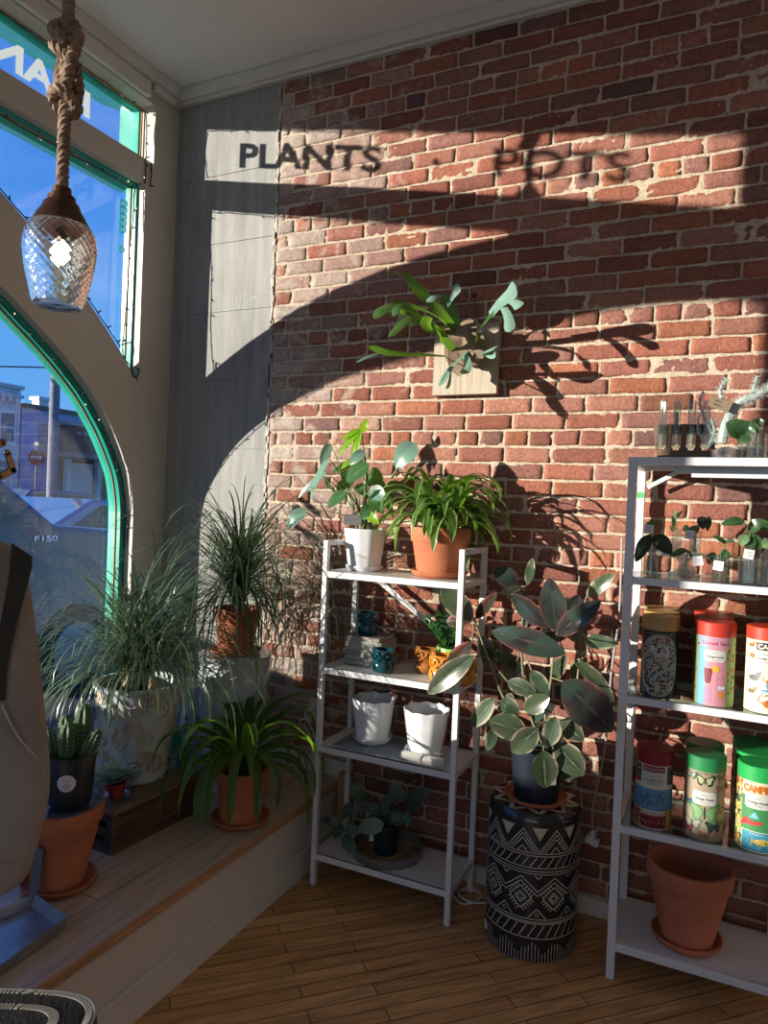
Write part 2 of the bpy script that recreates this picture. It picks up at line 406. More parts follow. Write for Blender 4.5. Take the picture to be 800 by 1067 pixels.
# brick wall -------------------------------------------------
import numpy as np
from mathutils import noise as mn
def brick_wall():
    vs = []; fs = []; cols = []
    cz = .0664; joint = .0092
    X0, X1 = .636, 4.60
    headers = {6, 13, 20, 27, 34, 42, 49}
    R = random.Random(11)
    pal = [(.40, .165, .115), (.385, .155, .11), (.42, .20, .15), (.36, .15, .115), (.43, .215, .16), (.40, .18, .14), (.33, .14, .11), (.45, .185, .11), (.36, .185, .155), (.40, .20, .16)]
    for k in range(-1, 55):
        z0 = k*cz+joint/2; z1 = (k+1)*cz-joint/2
        if z0 > 3.62: break
        hd = k in headers; bl = .1005 if hd else .201
        x = X0-(R.random()*.05 if not hd else 0)-(bl/2 if k % 2 else 0)
        while x < X1:
            L = bl*(1+R.uniform(-.06, .06)); xa, xb = max(x, X0+R.uniform(-.004, .008)), min(x+L-joint, X1); x += L
            if xb-xa < .02: continue
            worn = max(0, 1-(xa-X0)/.75)
            nx = max(3, int((xb-xa)/.016)); nz = 5
            c = list(R.choice(pal)); f = R.uniform(.64, .96); c = [c[0]*f, c[1]*f*.93, c[2]*f*.93]
            if R.random() < .08: c = [c[0]*.66, c[1]*.75, c[2]*.85]
            pale = worn*R.random()
            if pale > .28: g = .30+.16*R.random(); c = [c[0]*(1-pale)+g*1.05*pale, c[1]*(1-pale)+g*.92*pale, c[2]*(1-pale)+g*.86*pale]
            dz = R.uniform(-.0015, .0015); tilt = R.uniform(-.002, .002); dep = R.uniform(-.002, .003); sl = R.uniform(-.002, .002)
            b = len(vs)
            for i in range(nx+1):
                for j in range(nz+1):
                    u, w = i/nx, j/nz
                    px = xa+(xb-xa)*u; pz = z0+(z1-z0)*w+dz+sl*(u-.5)*2
                    e = min(u*(xb-xa), (1-u)*(xb-xa), w*(z1-z0), (1-w)*(z1-z0))
                    n1 = mn.noise(V((px*28, pz*28, k*.3))); n2 = mn.noise(V((px*90, pz*90, 3.1)))
                    edge = (i in (0, nx)) or (j in (0, nz))
                    if edge:
                        px += (.0035*n1)*(1 if i in (0, nx) else 0); pz += (.0028*n1+.0012*n2)*(1 if j in (0, nz) else 0)
                        rr = .0035 if not edge else 0
                        y = -.0062-dep*.6
                        if (i in (0, nx)) and (j in (0, nz)):
                            px += .0012*(1 if i == 0 else -1); pz += .0010*(1 if j == 0 else -1)
                    else: y = -.0098-dep-tilt*(u-.5)+.0020*n1+.0016*n2
                    vs.append((px, y, pz)); s_ = 1+.10*n1; cols.append((c[0]*s_, c[1]*s_, c[2]*s_, 1))
            W = nz+1
            for i in range(nx):
                for j in range(nz): q = b+i*W+j; fs.append((q, q+W, q+W+1, q+1))
            # skirt going back into the mortar
            ring = [b+i*W for i in range(nx+1)]+[b+nx*W+j for j in range(1, W)]+[b+i*W+nz for i in range(nx-1, -1, -1)]+[b+j for j in range(nz-1, 0, -1)]
            sb = len(vs)
            for q in ring: vs.append((vs[q][0], .006, vs[q][2])); cols.append(cols[q])
            n = len(ring)
            for i in range(n): j = (i+1) % n; fs.append((ring[j], ring[i], sb+i, sb+j))
    nb = len(fs)
    # mortar bed
    step = .0125; nx = int((X1-X0)/step); nz = int(3.6/step); b = len(vs)
    for i in range(nx+1):
        for j in range(nz+1):
            px = X0+i*step; pz = j*step
            n1 = mn.noise(V((px*45, pz*45, 7))); n2 = mn.noise(V((px*7, pz*7, 2)))
            vs.append((px+.003*n1, -.0055-.0038*n1-.003*n2, pz)); cols.append((.56+.05*n2, .47+.05*n2, .37+.04*n2, 1))
    for i in range(nx):
        for j in range(nz): q = b+i*(nz+1)+j; fs.append((q, q+nz+1, q+nz+2, q+1))
    me = bpy.data.meshes.new('wall_back'); me.from_pydata(vs, [], fs)
    ca = me.color_attributes.new('own_colour', 'FLOAT_COLOR', 'POINT'); ca.data.foreach_set('color', np.array(cols, dtype=np.float32).ravel())
    me.polygons.foreach_set('use_smooth', [True]*len(fs))
    m, t, o = nt('brick_and_mortar'); L = t.links
    p = N(t, 'ShaderNodeBsdfPrincipled'); p.inputs['Roughness'].default_value = .88; p.inputs['Specular IOR Level'].default_value = .25
    at_ = N(t, 'ShaderNodeAttribute', attribute_name='own_colour'); tc = N(t, 'ShaderNodeTexCoord')
    n1 = N(t, 'ShaderNodeTexNoise'); n1.inputs['Scale'].default_value = 75; n1.inputs['Detail'].default_value = 6; n1.inputs['Roughness'].default_value = .7
    L.new(tc.outputs['Object'], n1.inputs['Vector'])
    r1 = N(t, 'ShaderNodeValToRGB'); r1.color_ramp.elements[0].position = .3; r1.color_ramp.elements[0].color = (.62, .58, .58, 1); r1.color_ramp.elements[1].position = .68; r1.color_ramp.elements[1].color = (1.22, 1.2, 1.15, 1)
    L.new(n1.outputs[0], r1.inputs[0])
    mu = N(t, 'ShaderNodeMixRGB', blend_type='MULTIPLY'); mu.inputs[0].default_value = 1; L.new(at_.outputs[0], mu.inputs[1]); L.new(r1.outputs[0], mu.inputs[2])
    # lime smears, more of them towards the corner
    n3 = N(t, 'ShaderNodeTexNoise'); n3.inputs['Scale'].default_value = 9; n3.inputs['Detail'].default_value = 7; n3.inputs['Roughness'].default_value = .68; L.new(tc.outputs['Object'], n3.inputs['Vector'])
    sx = N(t, 'ShaderNodeSeparateXYZ'); L.new(tc.outputs['Object'], sx.inputs[0])
    mr = N(t, 'ShaderNodeMapRange'); mr.inputs['From Min'].default_value = .6; mr.inputs['From Max'].default_value = 1.7; mr.inputs['To Min'].default_value = .13; mr.inputs['To Max'].default_value = -.03; L.new(sx.outputs[0], mr.inputs[0])
    ad = N(t, 'ShaderNodeMath', operation='ADD'); L.new(n3.outputs[0], ad.inputs[0]); L.new(mr.outputs[0], ad.inputs[1])
    r3 = N(t, 'ShaderNodeValToRGB'); r3.color_ramp.elements[0].position = .60; r3.color_ramp.elements[0].color = (0, 0, 0, 1); r3.color_ramp.elements[1].position = .70; r3.color_ramp.elements[1].color = (.62, .62, .62, 1)
    L.new(ad.outputs[0], r3.inputs[0]); m2 = N(t, 'ShaderNodeMixRGB'); L.new(r3.outputs[0], m2.inputs[0]); L.new(mu.outputs[0], m2.inputs[1]); m2.inputs[2].default_value = (.50, .43, .37, 1)
    L.new(m2.outputs[0], p.inputs['Base Color'])
    n2 = N(t, 'ShaderNodeTexNoise'); n2.inputs['Scale'].default_value = 190; n2.inputs['Detail'].default_value = 5; L.new(tc.outputs['Object'], n2.inputs['Vector'])
    b1 = N(t, 'ShaderNodeBump'); b1.inputs['Strength'].default_value = .9; b1.inputs['Distance'].default_value = .004; L.new(n2.outputs[0], b1.inputs['Height'])
    b2 = N(t, 'ShaderNodeBump'); b2.inputs['Strength'].default_value = .8; b2.inputs['Distance'].default_value = .007; L.new(n1.outputs[0], b2.inputs['Height']); L.new(b1.outputs[0], b2.inputs['Normal']); L.new(b2.outputs[0], p.inputs['Normal'])
    L.new(p.outputs[0], o.inputs[0]); me.materials.append(m)
    ob = bpy.data.objects.new('wall_back', me); COL.objects.link(ob); return ob
WB = struct(brick_wall())
# backing slab behind the bricks keeps the daylight out
struct(G().box(.62, 4.62, .012, .12, 0, 3.6).make('wall_back_core', pm('masonry_core', (.3, .2, .16), .9)))

# concrete pier left of the brick
def concrete():
    m, t, o = nt('board_marked_concrete'); L = t.links
    p = N(t, 'ShaderNodeBsdfPrincipled'); p.inputs['Roughness'].default_value = .8
    tc = N(t, 'ShaderNodeTexCoord'); mp = N(t, 'ShaderNodeMapping'); mp.inputs['Scale'].default_value = (7, 7, .9); L.new(tc.outputs['Object'], mp.inputs['Vector'])
    n = N(t, 'ShaderNodeTexNoise'); n.inputs['Scale'].default_value = 2.2; n.inputs['Detail'].default_value = 7; n.inputs['Roughness'].default_value = .65; L.new(mp.outputs[0], n.inputs['Vector'])
    r = N(t, 'ShaderNodeValToRGB'); r.color_ramp.elements[0].position = .28; r.color_ramp.elements[0].color = (.20, .20, .20, 1); r.color_ramp.elements[1].position = .72; r.color_ramp.elements[1].color = (.36, .355, .345, 1)
    L.new(n.outputs[0], r.inputs[0])
    n2 = N(t, 'ShaderNodeTexNoise'); n2.inputs['Scale'].default_value = 120; n2.inputs['Detail'].default_value = 5; L.new(tc.outputs['Object'], n2.inputs['Vector'])
    mx = N(t, 'ShaderNodeMixRGB', blend_type='OVERLAY'); mx.inputs[0].default_value = .35; L.new(r.outputs[0], mx.inputs[1]); L.new(n2.outputs[0], mx.inputs[2])
    L.new(mx.outputs[0], p.inputs['Base Color'])
    b = N(t, 'ShaderNodeBump'); b.inputs['Strength'].default_value = .4; b.inputs['Distance'].default_value = .003; L.new(n2.outputs[0], b.inputs['Height']); L.new(b.outputs[0], p.inputs['Normal'])
    L.new(p.outputs[0], o.inputs[0]); return m
M_conc = concrete()
g = G(); zj = [.0, .417, .757, 1.097, 1.437, 1.777, 2.117, 2.457, 2.797, 3.137, 3.60]
for a, b_ in zip(zj[:-1], zj[1:]): g.box(-.02, .612, .0, .12, a+.0015, b_-.0015)
g.box(-.02, .612, .004, .12, 0, 3.6)
pmap = lambda x, z: V((x, -.0012, z))
for pl_ in ([(.40, 2.47), (.41, 2.52), (.425, 2.46), (.435, 2.53)], [(.455, 2.50), (.46, 2.545), (.475, 2.49)], [(.49, 2.50), (.51, 2.515), (.53, 2.505)], [(.36, 2.46), (.37, 2.475)]): stroke2(g, pl_, .002, pmap, 1)
struct(g.make('wall_pier', [M_conc, pm('chalk_mark', (.6, .6, .58), .9)]))
# ragged mortar edge between pier and brick
g = G(); pts = []
zz = 0
while zz < 3.56:
    w = rnd.uniform(.008, .022); d = rnd.uniform(.006, .016); h = rnd.uniform(.02, .05)
    g.obox((.625+rnd.uniform(-.006, .006), .002-d/2, zz+h/2), (w, d, h*1.1), 0, 0, 0, rnd.uniform(-.2, .2)); zz += h*.9
struct(g.make('trim_5', pm('ragged_mortar', (.44, .40, .35), .9, bump=.8, bs=80, var=.2, vs=30), bevel=.003))

# ceiling mouldings and window head
struct(G().box(0, 4.6, -.05, .0, 3.528, 3.59).box(0, 4.6, -.03, .0, 3.515, 3.53).make('trim_1', M_white, bevel=.004))
struct(G().box(.0005, .048, -6.5, -.215, 3.532, 3.5895).box(.0005, .03, -6.5, -.225, 3.455, 3.53).make('trim_2', M_white, bevel=.006))
struct(G().box(.0005, .035, -.205, -.0505, 3.50, 3.535).box(.0005, .055, -.214, -.0505, 3.536, 3.5892).make('trim_3', M_white, bevel=.005))

# window wall ------------------------------------------------
YM = -2.57
low = [(-.213, 1.38), (-.222, 1.50), (-.248, 1.62), (-.287, 1.705), (-.335, 1.79), (-.393, 1.875), (-.5, 2.0), (-.645, 2.125), (-.8, 2.235), (-.96, 2.335), (-1.28, 2.485), (-1.9, 2.745), (-2.30, 2.86), (-2.57, 2.89)]
arch = [(p.y, p.z) for p in bez([(0, a, b) for a, b in low], 5)]
def zlow(y):
    if y > arch[0][0]: return arch[0][1]
    for (a, b), (c, d) in zip(arch[:-1], arch[1:]):
        if c <= y <= a: return b+(d-b)*((y-a)/(c-a) if c != a else 0)
    return arch[-1][1]
def zup(y): return min(3.05, .026+sqrt(max(0, 3.089**2-(y+2.522)**2))) if y > -2.522 else 3.05
TH0, TH1 = -.045, 0.0
g = G()
def seg_(y0, y1, z0, z1): g.box(TH0, TH1, y0, y1, z0, z1)
for mir in (False, True):
    mf = (lambda y: 2*YM-y) if mir else (lambda y: y)
    seg_(0 if not mir else -6.5, mf(-.165), .0, 3.59)
    seg_(mf(-.165), mf(-.215), .0, 3.165)
    ys = [a[0] for a in arch if a[0] < -.215]; ys = [-.215]+ys
    for a, b_ in zip(ys[:-1], ys[1:]):
        pl = [(mf(a), zlow(a)), (mf(b_), zlow(b_)), (mf(b_), zup(b_)), (mf(a), zup(a))]
        if mir: pl = pl[::-1]
        g.prism(pl, 'x', TH0, TH1)
seg_(-.165, 2*YM+.165, 3.450, 3.59)
seg_(-.215, 2*YM+.215, 3.05, 3.165)
g.box(TH0-.004, TH1+.006, -2.50, -2.64, .3, 3.465)
for ya, yb in ((-.1, -.195), (-4.945, -5.04)): g.box(-.10, -.0455, ya, yb, .3, 3.13)
for ya, yb in ((-.1, -.165), (-4.975, -5.04)): g.box(-.10, -.0455, ya, yb, 3.13, 3.5)
g.box(-.10, -.0455, -.165, -4.975, 3.12, 3.165).box(-.135, -.0495, -2.502, -2.638, 3.12, 3.5)
g.box(-.10, -.0455, -.165, -4.975, 3.45, 3.59).box(-.10, -.0455, -.1, -5.04, .0, .30)
g.box(TH0, TH1, -.215, 2*YM+.215, .0, .33)
struct(g.make('wall_left', M_taupe))
# exterior teal sash + gold pinstripe following each opening
def ring(outline, off, x0, x1, mat, name, stripe=True, cut=None):
    g = G(); P = [V((0, a, b)) for a, b in outline]; n = len(P); inn = []; mid = []
    for i in range(n):
        a, b_, c = P[i-1], P[i], P[(i+1) % n]; e1 = (b_-a).normalized(); e2 = (c-b_).normalized()
        n1 = V((0, -e1.z, e1.y)); n2 = V((0, -e2.z, e2.y)); nn = (n1+n2); nn = nn.normalized()/max(.35, sqrt((1+n1.dot(n2))/2))
        inn.append(b_+nn*off); mid.append(b_+nn*(off+.001))
    for i in range(n):
        j = (i+1) % n; q = [P[i]-(inn[i]-P[i])*2.5, P[j]-(inn[j]-P[j])*2.5, inn[j], inn[i]]
        g.hexa([V((x0, k.y, k.z)) for k in q]+[V((x1, k.y, k.z)) for k in q])
    if stripe:
        for i in range(n):
            j = (i+1) % n; g.tube([V((-.080, mid[i].y, mid[i].z)), V((-.080, mid[j].y, mid[j].z))], .0042, 6, 1)
    return struct(g.make(name, [M_teal, M_gold]))
archout = [(-.215, .33), (-.215, 1.36)]+[a for a in arch if a[0] < -.216]
archfull = archout+[(2*YM-a, b) for a, b in archout[::-1][1:]]
tr1 = [(-.165, 3.165), (-.165, 3.450), (-2.50, 3.450), (-2.50, 3.165)]
spn = [(-.215, 3.05)]+[(y, zup(y)) for y in (-1.88, -1.75, -1.6, -1.4, -1.2, -1.0, -.85, -.7, -.55, -.4, -.3, -.215)]
def area(P): return sum(a[0]*b[1]-b[0]*a[1] for a, b in zip(P, P[1:]+P[:1]))
def ccw(P): return P if area(P) > 0 else P[::-1]
W1 = ring(ccw(archfull), .030, -.13, -.052, None, 'window_1')
W2 = ring(ccw(tr1), .008, -.13, -.1005, None, 'window_2')
W3 = ring(ccw(spn), .010, -.115, -.046, None, 'window_3')
W4 = ring(ccw([(2*YM-a, b) for a, b in spn]), .010, -.115, -.046, None, 'window_4')
W5 = ring(ccw([(2*YM-a, b) for a, b in tr1]+[]), .008, -.13, -.1005, None, 'window_5')
def pane(poly, parent, x=-.104):
    g = G(); poly = ccw(poly); b = len(g.v)
    g.prism(poly, 'x', x, x+.004); g.make('glass_pane', M_glassw, parent)
pane(archfull, W1); pane(tr1, W2, -.122); pane(spn, W3); pane([(2*YM-a, b) for a, b in spn], W4); pane([(2*YM-a, b) for a, b in tr1], W5, -.122)
# exterior hood boards (teal soffits that rise outwards)
g = G()
for z0, z1, xe in ((3.452, 3.565, -.42), (3.047, 3.10, -.30)):
    for ya, yb in ((-.12, -4.97),):
        g.hexa([(xe, yb, z1), (-.16, yb, z0), (-.16, ya, z0), (xe, ya, z1), (xe, yb, z1+.02), (-.16, yb, z0+.08), (-.16, ya, z0+.08), (xe, ya, z1+.02)])
g.box(-.24, -.131, -.10, -.162, 3.16, 3.50).box(-.24, -.131, -4.978, -5.04, 3.16, 3.50)
struct(g.make('trim_4', M_teal))
g = G()   # scrolled brackets outside the corner light
for k in range(5):
    zc = 2.965-k*.032; g.tube([(-.13, -.232-.014*cos(a), zc+.016*sin(a)) for a in [i*pi/5 for i in range(11)]], .004, 5)
for k in range(1): g.tube([(-.13, -.230-.012*cos(a), 2.74+.013*sin(a)) for a in [i*pi/5 for i in range(11)]], .0035, 5)
g.make('scroll_bracket', M_teal, W3)
# shop name on the transom glass, read from the street
g = G(); mm = pm('frosted_white_vinyl', (.55, .60, .62), .6, transl=.45)
def glassmap(x, z): return V((-.114, -x, z))
def word(t, Xa, Xb, za):
    ya, yb = (Xa+.1)/1.1, (Xb+.1)/1.1; zc = za
    add_text(g, t, glassmap, w=yb-ya, h=.122, m=0, bold=.035, cx=(ya+yb)/2, cz=zc)
word('PLANTS', .406, 1.201, 3.316); word('POTS', 1.714, 2.263, 3.316)
poly2(g, circ((1.461+.1)/1.1, 3.31, .017), glassmap)
g.make('lettering', mm, W2)
# gold letter on the big pane, cut by the frame
g = G(); mg_ = [pm('gold_leaf', (.42, .21, .06), .35), M_black]
def st(pl, w, dx, mi):
    for a, b_ in zip(pl[:-1], pl[1:]):
        A, B = atx(a[0], a[1], -.076), atx(b_[0], b_[1], -.076); A.x = B.x = -.096+dx
        g.beam(A, B, w, .002, mi, upv=(1, 0, 0)); g.tube([A-V((.001, 0, 0)), A+V((.001, 0, 0))], w/2, 10, mi); g.tube([B-V((.001, 0, 0)), B+V((.001, 0, 0))], w/2, 10, mi)
for w, dx, mi in ((.030, .0, 1), (.023, .0025, 0)):
    st([(-14, 470), (-3, 466), (7, 461)], w, dx, mi); st([(11, 472), (17, 490), (2, 497), (-14, 500)], w, dx, mi)
g.make('lettering', mg_, W1)

# platform under the window
struct(G().box(.0, 1.10, -6.5, .0, 0, .279).make('trim_6', pm('beige_riser_paint', (.58, .54, .49), .5, bump=.03)))
struct(G().box(-.085, 1.112, -6.5, .0, .279, .31).make('window_platform', [M_plat]))
struct(G().box(1.098, 1.118, -6.5, .0, .277, .309).make('trim_7', pm('oak_nosing', (.42, .23, .12), .45, var=.2, vs=6, stretch=(12, 1, 12)), bevel=.003))
struct(G().box(1.10, 1.115, -6.5, 0, 0, .10).box(1.10, 1.12, -6.5, 0, .10, .115).make('baseboard_left', M_white, bevel=.003))
struct(G().box(1.12, 4.6, -.026, -.006, 0, .068).make('baseboard_back', M_white, bevel=.003))
struct(G().box(.3, 1.16, -.03, -.006, .31, .375).make('baseboard_platform', M_white, bevel=.003))
struct(G().box(1.118, 1.165, -.075, -.012, 0, .345).make('trim_8', pm('bare_pine', (.34, .20, .10), .6, var=.2, vs=8, stretch=(10, 10, 1)), bevel=.002))
# rest of the room behind the camera
M_wallp = pm('warm_white_wall', (.55, .52, .48), .7, var=.02)
struct(G().box(4.6, 4.72, -6.6, .12, 0, 3.6).make('wall_right', M_wallp))
struct(G().box(-.1, 4.62, -6.62, -6.5, 0, 3.6).make('wall_front', M_wallp))

# ================================================================== RACKS
def left_rack():
    x0, x1, y0, y1 = 1.163, 1.757, -.362, -.075
    r = thing('shelf_rack', 'narrow four-tier white metal plant rack with raised side rails, nearer the window', 'shelf', ((x0+x1)/2, (y0+y1)/2, 0))
    t = .021
    for xa, ya in ((x0, y0), (x1-t, y0), (x0, y1-t), (x1-t, y1-t)): G().box(xa, xa+t, ya, ya+t, 0, 1.385).make('leg', M_rack, r, bevel=.001)
    for xa in (x0, x1-t): G().box(xa, xa+t, y0+t, y1-t, 1.364, 1.385).make('side_rail', M_rack, r, bevel=.001)
    for z in (1.262, .878, .562, .128):
        g = G().box(x0+t, x1-t, y0+.002, y1-.002, z-.006, z).box(x0+t, x1-t, y0, y0+.012, z-.024, z).box(x0+t, x1-t, y1-.012, y1, z-.024, z)
        g.box(x0+.002, x0+t, y0+t, y1-t, z-.024, z).box(x1-t, x1-.002, y0+t, y1-t, z-.024, z)
        g.make('shelf', M_rack, r, bevel=.001)
    G().beam((x0+.05, y1+.004, 1.25), (x1-.01, y1+.004, .90), .022, .003, upv=(0, 1, 0)).make('brace', M_rack, r)
    return r
left_rack()
def right_rack():
    x0, x1, y0, y1 = 2.312, 2.822, -.372, -.045
    r = thing('shelf_rack', 'wide white metal rack with glass shelves holding puzzle tubes and rooted cuttings', 'shelf', ((x0+x1)/2, (y0+y1)/2, 0))
    t = .026
    for xa, ya in ((x0, y0), (x1-t, y0), (x0, y1-t), (x1-t, y1-t)): G().box(xa, xa+t, ya, ya+t, 0, 1.726).make('leg', M_rack, r, bevel=.001)
    for i, z in enumerate((1.728, 1.336, .945, .516, .122)):
        g = G().box(x0+t, x1-t, y0, y0+t*.8, z-.026, z-.003).box(x0+t, x1-t, y1-t*.8, y1, z-.026, z-.003).box(x0, x0+t, y0+t, y1-t, z-.026, z-.003).box(x1-t, x1, y0+t, y1-t, z-.026, z-.003)
        g.make('shelf_frame', M_rack, r, bevel=.001)
        if i in (0, 4): G().box(x0+.003, x1-.003, y0+.003, y1-.003, z-.005, z).make('shelf', M_rack, r)
        else: G().box(x0+t, x1-t, y0+.004, y1-.004, z-.006, z).make('glass_shelf', M_glassrack, r)
    G().beam((x0+.035, y1-.03, 1.64), (x0+.14, y1-.03, 1.70), .014, .004, upv=(0, 1, 0)).make('brace', M_rack, r)
    G().box(x0-.001, x0+t+.001, y1-t-.001, y1+.001, 1.60, 1.622).make('green_tape', pm('green_tape', (.10, .42, .16), .5), r)
    l = thing('light_bar', 'slim grey light bar with a bright diffuser fixed under the top of the wide rack', 'light', (2.62, -.26, 1.69))
    G().box(2.45, 2.735, -.285, -.245, 1.682, 1.701).make('housing', pm('grey_aluminium', (.25, .27, .29), .35, metal=.6), l)
    G().box(2.50, 2.732, -.283, -.247, 1.671, 1.682).make('diffuser', emis('led_diffuser', (1, .95, .9), 1.1), l)
right_rack()

# ================================================================== POTS
def pot_prof(r0, r1, h, rim=0, wall=.008, flare=.0):
    if rim: p = [(r0-.012, 0), (r0, 0), (r0, .004), (r1*.935, h-rim), (r1*.99, h-rim), (r1*1.0, h-rim+.004), (r1*1.02, h-.005), (r1*1.01, h), (r1*.92, h), (r1*.90, h-.01)]
    else: p = [(r0-.012, 0), (r0, 0), (r0+.001, .004), (r1, h-.002), (r1-.001, h), (r1-wall, h), (r1-wall-.001, h-.004)]
    p.append((max(.01, r0-.012), .012)); p.append((.0005, .012)); return p
def add_pot(parent, x, y, z, h, r0, r1, mat, rim=0, name='pot', soil=.82, seg=40, wall=.008, mod=None, tilt=None):
    g = G(); g.lathe(pot_prof(r0, r1, h, rim, wall), (x, y, z), seg, mod=mod, tilt=tilt); g.lathe([(.0005, 0), (r0-.01, 0)], (x, y, z+.0005), seg, tilt=tilt)
    p = g.make(name, mat, parent)
    if soil:
        rs = r0+(r1-r0)*soil-.009
        g = G(); n = 12
        g.lathe([(rs*i/6+.0005, .004*sin(i*2.1)+.006*(1-i/6)) for i in range(7)], (x, y, z+h*soil), 28, mod=lambda r, z_, a: (r, z_+.003*sin(a*5+r*90)))
        g.make('soil', M_soil, parent)
    return p
def add_saucer(parent, x, y, z, r, h=.022, mat=None, name='saucer', under=None):
    G().lathe([(.0005, 0), (r*.82, 0), (r*.97, h*.5), (r, h), (r*.95, h), (r*.90, h*.55), (r*.8, .008), (.0005, .008)], (x, y, z), 40).make(name, mat or M_terra, parent)

# ---- white glazed relief planter stand + ponytail palm on top, against the pier
M_relief = pm('white_relief_glaze', (.50, .54, .57), .18, var=.12, vs=12, bump=.5, bs=26, bdist=.012, coat=.5)
px_, py_ = .735, -.335
r = thing('planter_stand', 'tall white glazed relief planter standing upside of the platform corner, carrying a potted palm', 'planter', (px_, py_, .31))
r['label'] = 'tall white glazed relief planter in the corner that carries the rear potted palm'
g = G(); H = .565
g.lathe([(.0005, 0), (.125, 0), (.128, .02), (.118, .04), (.125, .10), (.142, .30), (.146, .48), (.152, .52), (.154, H), (.0005, H)], (px_, py_, .31), 48)
for k in range(16):       # raised leaf relief
    a = 2*pi*k/16
    for zz in (.12, .24, .36, .46):
        rr = .128+.02*(zz/.5); a2 = a+(.2 if int(zz*100) % 24 else 0)
        g.sphere((px_+rr*cos(a2), py_+rr*sin(a2), .31+zz), .02, 0, 8, 6, (.35, .9, 1.5), Matrix.Rotation(a2, 3, 'Z'))
g.make('body', M_relief, r)
for k in range(0): pass
# small relief vase beside it
r = thing('relief_vase', 'slim grey-white vase with raised branches, between the crate and the corner planter', 'vase', (.50, -.30, .31))
g = G(); g.lathe([(.0005, 0), (.06, 0), (.066, .02), (.075, .16), (.086, .36), (.09, .40), (.08, .40), (.07, .3), (.0005, .05)], (.50, -.30, .31), 36)
for k in range(10):
    a = 2*pi*k/10
    g.tube([(.50+(.068+.02*t)*cos(a+.2*sin(t*9)), -.30+(.068+.02*t)*sin(a+.2*sin(t*9)), .33+.34*t) for t in [i/10 for i in range(11)]], .003, 5, 1)
    for j in range(5): zz = .05+j*.07; g.sphere((.50+(.070+.045*zz)*cos(a+.13*(-1)**j), -.30+(.070+.045*zz)*sin(a+.13*(-1)**j), .31+zz), .011, 1, 6, 5, (.4, .8, 1.5), Matrix.Rotation(a, 3, 'Z'))
g.make('body', [M_relief, pm('grey_branch_relief', (.25, .25, .28), .4)], r)

# teal bottle behind the crate
r = thing('bottle', 'teal green bottle with a white floral label standing behind the relief vase on the crate', 'bottle', (.43, -.42, .31))
bx, by = xat(180, -.42, .42), -.42; r.location = (bx, by, .31)
g = G(); g.lathe([(.0005, 0), (.036, 0), (.04, .01), (.04, .12), (.034, .17), (.018, .20), (.016, .225), (.0005, .225)], (bx, by, .31), 28)
fm = lambda x, z: V((bx+.0405*cos(-1.1+x/.04), by+.0405*sin(-1.1+x/.04), .31+z))
grid2(g, -.028, .028, .05, .135, fm, 1)
for k in range(14): poly2(g, circ(rnd.uniform(-.022, .022), rnd.uniform(.06, .125), rnd.uniform(.003, .006), 7), lambda x, z: V((bx+.041*cos(-1.1+x/.04), by+.041*sin(-1.1+x/.04), .31+z)), 2)
g.make('body', [pm('teal_bottle', (.01, .26, .18), .25), pm('label_pale', (.55, .66, .66), .6), pm('label_floral', (.05, .16, .18), .6)], r)

# ---- ponytail palms -------------------------------------------------
M_grass = leafmat('grass_leaf', (.12, .18, .115), tcol=(.20, .32, .14), rib=(.17, .24, .16), transl=.3, rough=.32)
M_grassd = leafmat('grass_leaf_dark', (.045, .075, .045), tcol=(.12, .18, .07), transl=.25, rough=.4)
M_bulb = pm('palm_caudex', (.30, .20, .12), .8, var=.2, vs=20, bump=.5, bs=50)
def ponytail(parent, c, n, Lr, seed, mats, el=(.25, 1.5), w=.0075, spread=.03, azr=(0, 2*pi), droop=(1.6, 3.3), zr=.02):
    R = random.Random(seed); global rnd
    g = G()
    for i in range(n):
        az = R.uniform(*azr); e = R.uniform(*el); L = R.uniform(*Lr); cz_ = cos(az-atan2(CAM.y-c[1], CAM.x-c[0])); L *= 1-(.42 if n > 550 else .15)*max(0, cz_); e = max(e, .5*max(0, cz_) if n > 550 else 0); rr = spread*sqrt(R.random())
        a2 = R.uniform(0, 2*pi)
        g.blade((c[0]+rr*cos(a2), c[1]+rr*sin(a2), c[2]+R.uniform(0, zr)), az, e, L, w*R.uniform(.6, 1.15), R.uniform(*droop), 11, 0 if R.random() < .8 else 1, 1, 0, .4, R.uniform(-.5, .5))
    g.make('foliage', mats, parent)
# 1: in the scrollwork vase on the crate
vx, vy, vz = .612, -.77, .462
r = thing('ponytail_palm', 'large ponytail palm in a pale blue vase with tan scrolls, standing on the wooden crate', 'plant', (vx, vy, vz))
vr = lambda z: .112+.044*(z/.36)+(.003 if z > .34 else 0)
H = .365
g = G(); g.lathe([(.0005, 0), (.104, 0), (.111, .006), (vr(.1), .1), (vr(.2), .2), (vr(.3), .3), (vr(.34), .34), (.164, .352), (.164, H), (.149, H), (.146, .33), (.10, .05), (.0005, .05)], (vx, vy, vz), 64)
def vm(off):
    return lambda x, z: V((vx+(vr(z)+off)*cos(-pi/2+x/.15), vy+(vr(z)+off)*sin(-pi/2+x/.15), vz+z))
RR = random.Random(5)
def spiral(cx, cz, s, dirn, a0, turns=1.4): return [(cx+dirn*s*(1-.72*t)*cos(a0+t*turns*2*pi), cz+s*(1-.72*t)*sin(a0+t*turns*2*pi)) for t in [i/18 for i in range(19)]]
fm = vm(.0)
